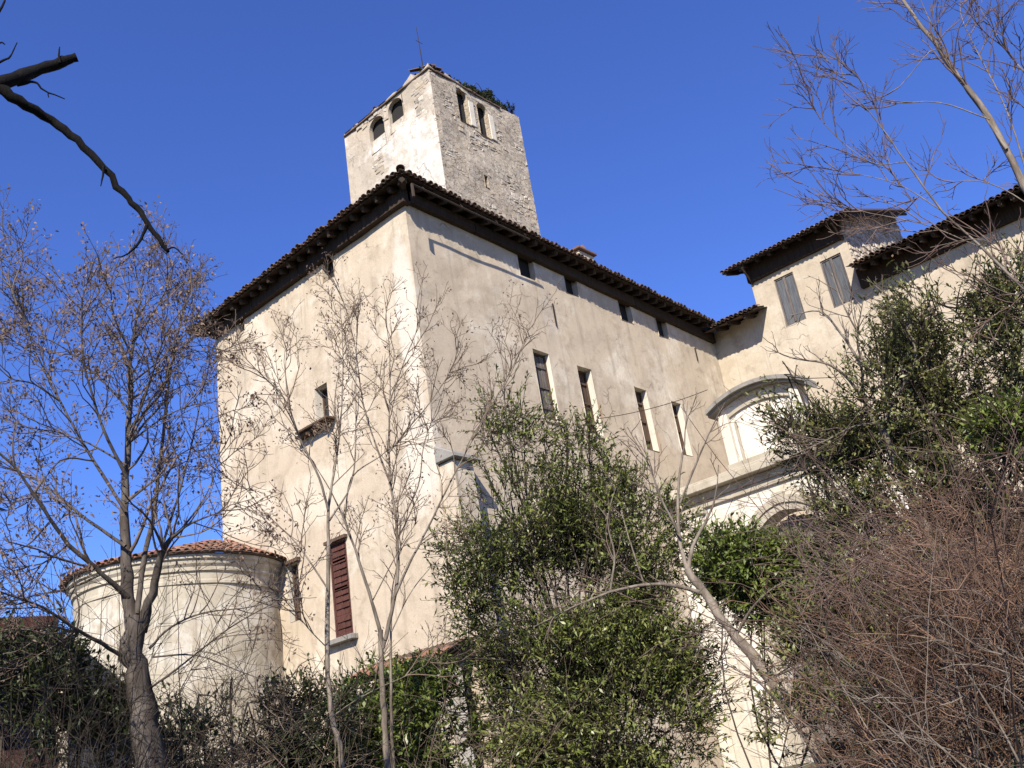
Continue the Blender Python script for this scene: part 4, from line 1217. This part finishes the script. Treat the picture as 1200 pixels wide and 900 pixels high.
# ------------------------------------------------------------------ bare tree at the left
D1 = 12.0
T = Tree(3, 0.44); g = T.g
def L1(pts, r0, r1, dd=0.0, n=4, power=1.0):
    k = len(pts)
    pts = [(a, b if b > 450 else 450 - (450 - b) * 0.84) for a, b in pts]
    return T.limb([PX(a, b, D1 + dd * i / max(k - 1, 1)) for i, (a, b) in enumerate(pts)], r0, r1, n, power)
base1 = G(172, 900, D1)
mains = []
T.limb([base1, PX(171, 890, D1), PX(166, 830, D1), PX(160, 780, D1), PX(158, 725, D1)], 0.4, 0.27)
mains.append(L1([(158, 735), (150, 690), (146, 630), (148, 560), (152, 480), (156, 400), (165, 320), (172, 285)], 0.2, 0.012, 0.6, 4, 1.3))
mains.append(L1([(165, 740), (178, 695), (192, 645), (215, 618), (262, 598)], 0.17, 0.015, -0.8, 4, 1.3))
mains.append(L1([(160, 720), (168, 660), (180, 600), (190, 520), (200, 430), (215, 350), (225, 300)], 0.085, 0.01, 0.9))
mains.append(L1([(150, 700), (120, 672), (80, 638), (50, 595), (15, 545), (-40, 500)], 0.075, 0.02, -1.0))
mains.append(L1([(152, 775), (120, 755), (90, 738), (50, 712), (-10, 690)], 0.06, 0.02, -1.2))
mains.append(L1([(175, 760), (200, 735), (240, 718), (300, 710), (352, 688)], 0.035, 0.008, -0.6))
mains.append(L1([(178, 805), (215, 778), (270, 735), (330, 700), (360, 670)], 0.03, 0.007, -0.3))
mains.append(L1([(180, 770), (230, 768), (290, 790), (352, 812)], 0.026, 0.007, -1.0))
mains.append(L1([(148, 600), (110, 540), (70, 470), (40, 400), (20, 330)], 0.05, 0.008, 0.8))
mains.append(L1([(149, 560), (120, 500), (100, 430), (95, 360), (100, 300)], 0.05, 0.008, -0.8))
mains.append(L1([(150, 520), (175, 450), (195, 380), (235, 310)], 0.04, 0.008, -0.9))
mains.append(L1([(147, 640), (90, 600), (40, 560), (-30, 540)], 0.05, 0.01, 1.0))
mains.append(L1([(190, 640), (215, 560), (235, 470), (245, 390)], 0.04, 0.007, 0.8))
mains.append(L1([(120, 672), (80, 690), (30, 700), (-20, 720)], 0.035, 0.01, 0.8))
mains.append(L1([(90, 738), (60, 760), (20, 800), (-20, 820)], 0.03, 0.008, 0.4))
for pts, dd in (([(60, 610), (30, 640), (-10, 650)], 0.6), ([(148, 545), (105, 520), (60, 505), (10, 500)], 0.4), ([(152, 480), (115, 440), (75, 400), (35, 370), (10, 300)], 0.3), ([(153, 450), (185, 420), (215, 400), (250, 395)], 0.6),
                ([(150, 520), (190, 490), (225, 475), (258, 470)], -0.4), ([(147, 590), (185, 560), (220, 540), (262, 530)], 0.4), ([(155, 410), (135, 360), (130, 310), (140, 275)], -0.5), ([(157, 390), (185, 340), (200, 300), (205, 275)], 0.3),
                ([(70, 470), (40, 450), (10, 440), (-20, 400)], -0.4), ([(110, 540), (70, 540), (30, 590), (-10, 600)], -0.6), ([(80, 638), (50, 660), (10, 665)], -0.3), ([(215, 618), (235, 590), (250, 560), (262, 500)], 0.5), ([(20, 340), (10, 300), (15, 270)], 0.2)):
    mains.append(L1(pts, 0.03, 0.007, dd))
for i, (P, R) in enumerate(mains):
    low = i in (5, 6, 7)
    T.sprout(P, R, [(2.2 if low else 7.0, 1.2, 0.75, 0.04, 6, 0.6), (4.5 if low else 9.0, 0.5, 0.8, 0.03, 4, 0.6), (5.0 if low else 8.5, 0.22, 0.8, 0.0, 2, 0.6)], 0, 0.2 if i else 0.1)
finish_tree(T, 'bare_tree', 'big bare multi-stemmed tree with brown seed clusters before the round turret', base1, 'grey', 'twig_grey', 4.5, LEAF['seed'], (0.03, 0.075), None, 'tree', 0.45)

# ------------------------------------------------------------------ slim bare trees before the lit wall
def slim(seed, label, D, trunk, limbs, r, bark, spec, seeds, base_px):
    global T
    T = Tree(seed, 0.45)
    b = G(*base_px, D)
    T.limb([b] + [PX(x, y, D) for x, y in trunk], r, r * 0.72)
    for (pts, r0, dd) in limbs:
        P, R = T.limb([PX(x, y, D + dd * i / max(len(pts) - 1, 1)) for i, (x, y) in enumerate(pts)], r0, 0.007)
        T.sprout(P, R, spec, 0, 0.18)
    return finish_tree(T, 'bare_tree', label, b, bark, 'twig', seeds, LEAF['seed'], (0.03, 0.065), None, 'tree', 0.45)
spec = [(4.8, 1.05, 0.68, 0.08, 6, 0.55), (8.5, 0.45, 0.75, 0.04, 4, 0.6), (6.0, 0.19, 0.8, 0.0, 2, 0.6)]
slim(14, 'slim bare tree with crooked stem nearest the red-brown shutter', 12.5,
     [(402, 900), (396, 865), (389, 840), (384, 790), (384, 720), (385, 640)],
     [([(385, 645), (385, 594), (394, 540), (400, 480), (402, 420), (398, 350)], 0.05, 0.5),
      ([(385, 600), (374, 560), (352, 515), (333, 467), (297, 430), (270, 400)], 0.04, -0.6),
      ([(384, 690), (350, 640), (310, 600), (285, 570), (265, 560)], 0.025, 0.5),
      ([(386, 610), (412, 565), (417, 500), (417, 430), (420, 350)], 0.03, 0.8),
      ([(352, 515), (338, 470), (335, 420), (345, 360)], 0.022, 0.5),
      ([(389, 840), (410, 825), (440, 808), (480, 790), (515, 770)], 0.02, -0.5),
      ([(384, 760), (360, 735), (330, 700), (300, 690)], 0.016, -0.5)], 0.085, 'ash', spec, 3.0, (402, 900))
slim(15, 'slim bare tree forking into a spreading crown in front of the castle corner', 13.2,
     [(454, 900), (451, 850), (447, 790), (446, 738)],
     [([(446, 742), (436, 705), (421, 658), (404, 610), (388, 577), (360, 530)], 0.06, -0.5),
      ([(448, 760), (456, 730), (466, 675), (464, 609), (457, 560), (456, 490), (457, 420), (450, 345)], 0.07, 0.3),
      ([(462, 700), (480, 660), (502, 618), (530, 560), (553, 517), (575, 470)], 0.045, -0.6),
      ([(457, 565), (440, 520), (425, 470), (415, 400), (395, 330)], 0.035, 0.6),
      ([(456, 530), (480, 500), (505, 470), (530, 430), (540, 390)], 0.03, 0.5),
      ([(404, 610), (412, 560), (445, 535), (470, 515), (500, 480)], 0.028, -0.4),
      ([(464, 620), (490, 570), (497, 520), (515, 470), (530, 420)], 0.025, 0.7),
      ([(436, 705), (470, 640), (490, 610)], 0.02, -0.6),
      ([(457, 470), (475, 420), (490, 380), (495, 330)], 0.022, -0.4),
      ([(553, 517), (590, 450), (610, 410), (625, 370)], 0.02, 0.5)], 0.1, 'ash', spec, 3.0, (454, 900))
slim(16, 'thin straight sapling close behind the forked slim tree', 13.8,
     [(462, 900), (459, 850), (458, 790)],
     [([(458, 795), (458, 740), (460, 690), (470, 640), (480, 590)], 0.04, 0.3),
      ([(459, 740), (478, 700), (500, 670), (530, 640)], 0.02, 0.3)], 0.055, 'ash', [(2.0, 0.6, 0.6, 0.1, 5, 0.55), (3.5, 0.3, 0.7, 0.05, 3, 0.6)], 0.6, (462, 900))

# ------------------------------------------------------------------ leaning grey tree before the gateway
T = Tree(23, 0.7); D4 = 14.0
b4 = G(985, 900, D4 - 1.2)
T.limb([b4, PX(950, 865, D4 - 0.9), PX(902, 795, D4 - 0.5), PX(862, 745, D4 - 0.2), PX(828, 700, D4), PX(806, 668, D4)], 0.13, 0.085)
for pts, r0, dd in (([(806, 672), (812, 640), (826, 612), (838, 585), (842, 545)], 0.05, 0.3), ([(806, 668), (796, 630), (795, 570), (802, 520), (806, 470)], 0.05, 0.6),
                    ([(822, 695), (790, 686), (755, 686), (715, 694), (670, 712), (625, 735)], 0.05, -0.8), ([(796, 625), (775, 585), (760, 545), (735, 500)], 0.03, -0.4),
                    ([(797, 590), (815, 545), (830, 510), (845, 480)], 0.028, -0.3), ([(715, 694), (720, 650), (712, 610), (722, 570)], 0.025, -0.2),
                    ([(755, 686), (740, 640), (728, 600)], 0.02, 0.3), ([(862, 745), (880, 715), (905, 690), (940, 672)], 0.035, -0.6), ([(902, 795), (940, 780), (990, 775), (1040, 750)], 0.03, -0.8)):
    P, R = T.limb([PX(x, y, D4 + dd * i / (len(pts) - 1)) for i, (x, y) in enumerate(pts)], r0, 0.008)
    T.sprout(P, R, [(3.6, 0.75, 0.7, 0.06, 5, 0.5), (5.0, 0.32, 0.7, 0.03, 3, 0.6), (2.5, 0.14, 0.7, 0, 2, 0.6)], 0, 0.15)
finish_tree(T, 'bare_tree', 'leaning grey bare tree with a low sideways branch below the gateway', b4, 'ash', 'twig_grey')

# ------------------------------------------------------------------ pale tree leaning in at the upper right
T = Tree(31, 0.34); D5 = 11.0
b5 = G(1490, 900, D5)
P, R = T.limb([b5, PX(1440, 700, D5), PX(1370, 520, D5), PX(1290, 365, D5), PX(1215, 245, D5), PX(1160, 140, D5 + .1), PX(1108, 68, D5 + .2), PX(1058, 0, D5 + .4), PX(1030, -60, D5 + .5)], 0.2, 0.035)
m5 = [(P, R)]
for pts, r0, dd in (([(1180, 175), (1150, 130), (1128, 98), (1095, 35), (1070, -20)], 0.05, 0.5), ([(1290, 365), (1250, 250), (1215, 110), (1180, 60), (1130, -20)], 0.06, 0.6),
                    ([(1370, 520), (1260, 400), (1150, 290), (1105, 248), (1062, 190), (1022, 135), (990, 100)], 0.055, -1.0), ([(1108, 68), (1090, 60), (1040, 110), (985, 75)], 0.02, -0.5),
                    ([(1160, 140), (1100, 120), (1040, 120), (1000, 100), (960, 60)], 0.022, -0.4), ([(1105, 248), (1050, 215), (980, 200), (905, 188)], 0.018, 0.4), ([(1062, 190), (1020, 190), (970, 150), (945, 110)], 0.018, -0.5),
                    ([(1150, 290), (1080, 262), (1000, 245), (940, 215)], 0.018, -0.3), ([(1215, 245), (1160, 215), (1110, 215), (1060, 240)], 0.02, 0.5), ([(1250, 250), (1190, 300), (1150, 280), (1090, 290)], 0.02, -0.6),
                    ([(1215, 245), (1180, 130), (1130, 30), (1125, -10)], 0.03, 0.5), ([(1290, 365), (1230, 330), (1190, 345), (1150, 330)], 0.02, -0.4)):
    m5.append(T.limb([PX(x, y, D5 + dd * i / (len(pts) - 1)) for i, (x, y) in enumerate(pts)], r0, 0.008))
for i, (P, R) in enumerate(m5):
    T.sprout(P, R, [(5.2 if i else 3.6, 1.05, 0.6, 0.06, 6, 0.4), (8.0, 0.5, 0.55, 0.06, 4, 0.6), (6.5, 0.28, 0.5, 0.04, 3, 0.6)], 0, 0.15 if i else 0.55)
finish_tree(T, 'bare_tree', 'pale barked bare tree leaning in from the upper right corner', b5, 'pale', 'red', 0.5, LEAF['dead'], (0.03, 0.06), None, 'tree', 0.03)

# ------------------------------------------------------------------ dead branch reaching in at the upper left
T = Tree(40, 0.62); D6 = 7.0
b6 = G(-420, 700, D6)
T.limb([b6, PX(-410, 600, D6), PX(-390, 350, D6), PX(-370, 150, D6), PX(-350, -100, D6), PX(-330, -400, D6)], 0.24, 0.12)
T.limb([PX(-375, 200, D6), PX(-250, 160, D6 - .1), PX(-120, 125, D6 - .1), PX(0, 98, D6 - .1), PX(45, 82, D6), PX(74, 72, D6), PX(90, 67, D6)], 0.12, 0.055)
T.limb([PX(-10, 98, D6 - .1), PX(22, 118, D6 - .1), PX(60, 140, D6), PX(90, 165, D6), PX(122, 198, D6), PX(150, 232, D6), PX(168, 255, D6), PX(185, 278, D6), PX(197, 295, D6)], 0.07, 0.026)
for pts, r0 in (([(172, 264), (163, 284), (150, 297), (134, 303)], 0.022), ([(122, 195), (121, 205), (118, 218)], 0.02), ([(70, 74), (69, 63), (70, 55)], 0.018), ([(20, 100), (40, 96), (52, 106), (76, 116)], 0.02),
                ([(-30, 85), (0, 72), (12, 66), (20, 50)], 0.022), ([(-60, 70), (-20, 30), (3, 8), (6, -20)], 0.03), ([(195, 293), (204, 290), (214, 298)], 0.014), ([(56, 108), (57, 114)], 0.01), ([(-20, 60), (0, 50), (6, 52)], 0.014)):
    T.limb([PX(x, y, D6 - 0.05) for x, y in pts], r0, 0.007)
finish_tree(T, 'dead_tree', 'near-black dead tree whose broken bough reaches in at the upper left', b6, 'black', 'dark')

# ------------------------------------------------------------------ evergreens
D7 = 16.5
evergreen('evergreen_tree', 'tall dark green evergreen filling the middle below the plain wall', 50,
          [lobe(690, 815, 115, D7), lobe(640, 700, 95, D7), lobe(605, 610, 62, D7), lobe(598, 525, 26, D7, rz=1.5), lobe(695, 600, 46, D7 + .5), lobe(735, 640, 75, D7), lobe(775, 720, 55, D7),
           lobe(765, 830, 65, D7 - .5), lobe(560, 650, 38, D7), lobe(610, 820, 70, D7 - .6), lobe(680, 500 + 30, 26, D7, rz=1.4), lobe(575, 565, 24, D7), lobe(645, 580, 34, D7), lobe(720, 880, 90, D7 - .8), lobe(550, 700, 25, D7), lobe(690, 700, 75, D7), lobe(620, 760, 60, D7), lobe(745, 760, 60, D7)] + [lobe(x, y, 11, D7, rz=k) for x, y, k in ((572, 505, 3.2), (592, 478, 3.0), (612, 490, 3.0), (640, 530, 3.2), (665, 518, 3.0), (690, 520, 3.2), (712, 556, 2.8), (742, 585, 3.0), (770, 660, 2.6), (545, 600, 2.5))],
          G(690, 900, D7), 7400, 9, 0.086, 0.034, 'laurel', 'tree', 0.03, 0.1, 0.46)
D8 = 15.0
evergreen('evergreen_bush', 'bright green rounded bush under the gateway arch', 51,
          [lobe(885, 668, 52, D8, rz=0.7), lobe(850, 660, 32, D8), lobe(930, 675, 40, D8, rz=0.8), lobe(895, 692, 36, D8)], G(900, 900, D8), 1250, 9, 0.085, 0.04, 'box', 'bush', 0.02, 0.15, 0.26)
D9 = 14.0
evergreen('evergreen_tree', 'broad olive green evergreen at the right with a bare crooked trunk', 52,
          [lobe(1030, 565, 62, D9, rz=0.8), lobe(960, 520, 40, D9 + .6), lobe(1005, 570, 44, D9 + .3), lobe(1050, 610, 50, D9 - .3), lobe(1060, 470, 80, D9), lobe(1130, 400, 75, D9), lobe(1150, 520, 85, D9), lobe(940, 466, 42, D9), lobe(930, 505, 26, D9), lobe(928, 440, 18, D9), lobe(985, 525, 42, D9), lobe(1015, 598, 42, D9, rz=0.8), lobe(1150, 600, 70, D9), lobe(1220, 560, 60, D9), lobe(1090, 360, 40, D9), lobe(1200, 450, 80, D9), lobe(965, 540, 22, D9), lobe(1090, 590, 60, D9), lobe(1200, 370, 55, D9)],
          G(1085, 900, D9), 6200, 9, 0.072, 0.031, 'ivy', 'tree', 0.03, 0.0, 0.36)
evergreen('evergreen_bush', 'small fresh green shrub among the brush at the right edge', 53,
          [lobe(1180, 500, 26, 11.5, rz=0.8)], G(1185, 900, 11.5), 140, 9, 0.075, 0.035, 'box', 'bush', 0.03, 0.3, 0.2)
evergreen('evergreen_bush', 'dark green bush half hidden in the brown brush below the gateway', 54,
          [lobe(970, 790, 55, 12.5, rz=1.2), lobe(1000, 720, 48, 12.5), lobe(950, 860, 45, 12.0), lobe(1060, 690, 45, 12.8), lobe(1050, 780, 50, 12.3)], G(985, 900, 12.5), 1300, 9, 0.08, 0.035, 'ivy', 'bush', 0.022, 0.05, 0.26)
evergreen('evergreen_bush', 'leafy green bush growing up to the little porch roof', 55,
          [lobe(500, 850, 58, 15.5), lobe(450, 830, 52, 15.5), lobe(525, 880, 35, 15.0), lobe(470, 880, 50, 15.0), lobe(490, 810, 30, 15.8)], G(490, 900, 15.5), 1300, 9, 0.09, 0.042, 'box', 'bush', 0.05, 0.12, 0.28)
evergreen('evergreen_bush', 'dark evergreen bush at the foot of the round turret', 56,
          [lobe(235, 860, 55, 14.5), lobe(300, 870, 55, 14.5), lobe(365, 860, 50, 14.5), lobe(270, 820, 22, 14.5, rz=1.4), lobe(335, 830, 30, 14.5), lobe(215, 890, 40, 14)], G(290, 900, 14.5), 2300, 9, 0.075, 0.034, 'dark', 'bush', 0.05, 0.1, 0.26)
evergreen('evergreen_bush', 'small green bush before the dark shed at the left edge', 57,
          [lobe(10, 790, 36, 12.5), lobe(50, 830, 36, 12.5), lobe(0, 755, 24, 12.8), lobe(95, 870, 36, 13), lobe(60, 780, 30, 13), lobe(120, 830, 26, 13)], G(15, 900, 12.5), 900, 9, 0.08, 0.035, 'dark', 'bush', 0.02, 0.12, 0.25)
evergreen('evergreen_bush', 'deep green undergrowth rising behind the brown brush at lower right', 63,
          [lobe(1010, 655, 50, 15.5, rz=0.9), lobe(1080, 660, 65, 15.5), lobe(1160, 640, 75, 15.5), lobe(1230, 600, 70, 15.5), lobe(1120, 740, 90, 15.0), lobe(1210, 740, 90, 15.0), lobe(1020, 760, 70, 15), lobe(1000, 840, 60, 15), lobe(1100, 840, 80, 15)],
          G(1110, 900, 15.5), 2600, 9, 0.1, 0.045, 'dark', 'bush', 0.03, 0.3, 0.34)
# shrubs rooted on the tower top
ps = np.array([7.6, 2.95, 25.5])
lumps = np.random.default_rng(4)
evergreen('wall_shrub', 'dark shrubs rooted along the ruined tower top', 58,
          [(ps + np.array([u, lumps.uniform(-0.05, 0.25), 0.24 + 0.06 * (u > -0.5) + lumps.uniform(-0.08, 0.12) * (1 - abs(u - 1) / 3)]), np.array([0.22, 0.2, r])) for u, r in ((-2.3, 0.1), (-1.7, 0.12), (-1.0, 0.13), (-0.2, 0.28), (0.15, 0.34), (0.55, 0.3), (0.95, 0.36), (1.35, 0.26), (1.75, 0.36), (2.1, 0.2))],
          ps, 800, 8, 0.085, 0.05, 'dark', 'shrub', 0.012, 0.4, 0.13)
# crooked bare trunk among the right-hand evergreen
T = Tree(61, 0.8); D10 = 13.4
b10 = G(1100, 900, D10)
T.limb([b10, PX(1098, 700, D10), PX(1088, 630, D10), PX(1073, 588, D10), PX(1050, 542, D10), PX(1036, 505, D10)], 0.1, 0.07)
for pts, r0, dd in (([(1036, 507), (1022, 488), (1012, 465), (1010, 430), (1005, 390), (1012, 350)], 0.05, 0.4), ([(1036, 507), (1042, 480), (1058, 452), (1072, 425), (1071, 402), (1062, 386)], 0.045, -0.3),
                    ([(1012, 468), (990, 440), (965, 425), (930, 420), (905, 410)], 0.03, -0.3), ([(1010, 430), (985, 390), (960, 365), (925, 370)], 0.025, 0.3), ([(1030, 495), (1000, 500), (970, 515), (925, 535)], 0.022, -0.4),
                    ([(1062, 386), (1085, 365), (1120, 350), (1170, 340)], 0.02, 0.5), ([(1058, 452), (1100, 430), (1150, 425), (1200, 420)], 0.02, 0.5), ([(1005, 390), (985, 350), (975, 320)], 0.016, 0.2), ([(1042, 480), (1035, 430), (1045, 380), (1040, 340)], 0.022, 0.3)):
    P, R = T.limb([PX(x, y, D10 + dd * i / (len(pts) - 1)) for i, (x, y) in enumerate(pts)], r0, 0.008)
    T.sprout(P, R, [(5.5, 0.7, 0.7, 0.08, 5, 0.5), (6.0, 0.3, 0.7, 0.03, 3, 0.6), (3.0, 0.13, 0.7, 0, 2, 0.6)], 0, 0.1)
finish_tree(T, 'bare_tree', 'crooked bare trunk forking in front of the olive evergreen at right', b10, 'ash', 'twig_grey')

# ------------------------------------------------------------------ brush
def thicket(name, label, seed, n, area, height, lean, cat, twig='red', sub=7, r=0.011):
    g = np.random.default_rng(seed)
    a, b = [], []
    for _ in range(n):
        px, D = area(g)
        p = G(px, 880, D, 0.1)
        H = max(PX(px, height(px, D, g), D)[2] - p[2], 0.6)
        ang = g.uniform(0, 2 * math.pi)
        d = np.array([math.cos(ang) * 0.5, math.sin(ang) * 0.5, 1.0]) + lean * g.uniform(0.2, 1.0)
        P = [p]; dd = unit(d); seg = 8
        droop = g.uniform(0.03, 0.2)
        for k in range(seg):
            dd = unit(dd + g.normal(0, 0.1, 3) + np.array([lean[0] * 0.12, lean[1] * 0.12, -droop * k / seg]))
            P.append(P[-1] + dd * H * 1.15 / seg)
        P = np.array(P); rr = r * g.uniform(0.6, 1.5)
        a.append((P, np.linspace(rr, rr * 0.3, seg + 1)))
        for _ in range(sub):
            i = g.integers(2, seg); t = unit(P[i + 1] - P[i])
            q = unit(t + np.cross(t, g.normal(0, 1, 3)) * 0.9)
            Q = wander(g, P[i], q, H * g.uniform(0.12, 0.34), 4, -0.03, 0.2)
            b.append((Q, np.linspace(rr * 0.5, 0.002, 5)))
            for _ in range(2):
                j = g.integers(1, 4); t2 = unit(Q[j + 1] - Q[j])
                q2 = unit(t2 + np.cross(t2, g.normal(0, 1, 3)) * 0.9)
                b.append((wander(g, Q[j], q2, H * g.uniform(0.06, 0.16), 2, 0, 0.2), np.array([0.0032, 0.0026, 0.002])))
    V1, F1 = tubes(a, 5); V2, F2 = tubes(b, 3)
    o = link(name, mesh_quads(name, np.concatenate([V1, V2]), np.concatenate([F1, F2 + len(V1)]), True), BARK[twig])
    return tag(o, label, cat, None, 'stuff')
LEFTWARD = np.array([-0.68, 0.733, 0.0]) * 0.55
thicket('bramble_thicket', 'tangled reddish brown bare brush covering the bank at lower right', 70, 430,
        lambda g: (1015 + 335 * g.random() ** 0.75, g.uniform(9.0, 13.5)), lambda px, D, g: 735 - 195 * sm(1030, 1260, px) + g.uniform(-25, 180), LEFTWARD * 0.2, 'brush', 'brush', 11, 0.007)
thicket('bramble_thicket', 'bare brush, darkened as if in shade, low under the big tree at lower left', 71, 150,
        lambda g: (g.uniform(-60, 165), g.uniform(10.5, 13.5)), lambda px, D, g: g.uniform(690, 850), LEFTWARD * 0.1, 'brush', 'dark', 9, 0.006)  # dark bark puts the shade of this corner into the stems
thicket('bramble_thicket', 'thin brown undergrowth twigs below the lit wall', 72, 80,
        lambda g: (g.uniform(190, 560), g.uniform(12.5, 15.0)), lambda px, D, g: g.uniform(770, 870), LEFTWARD * 0.1, 'brush', 'twig', 7, 0.007)
thicket('bramble_thicket', 'upright pale twigs rising along the right edge of the bank', 73, 110,
        lambda g: (g.uniform(1110, 1320), g.uniform(9.0, 12.0)), lambda px, D, g: g.uniform(420, 620), LEFTWARD * 0.5, 'brush', 'red', 6, 0.007)
thicket('bramble_thicket', 'pale arching canes sticking out of the brown brush', 74, 75,
        lambda g: (g.uniform(1010, 1320), g.uniform(8.5, 11.0)), lambda px, D, g: g.uniform(640, 820), LEFTWARD * 0.7, 'brush', 'pale', 4, 0.008)
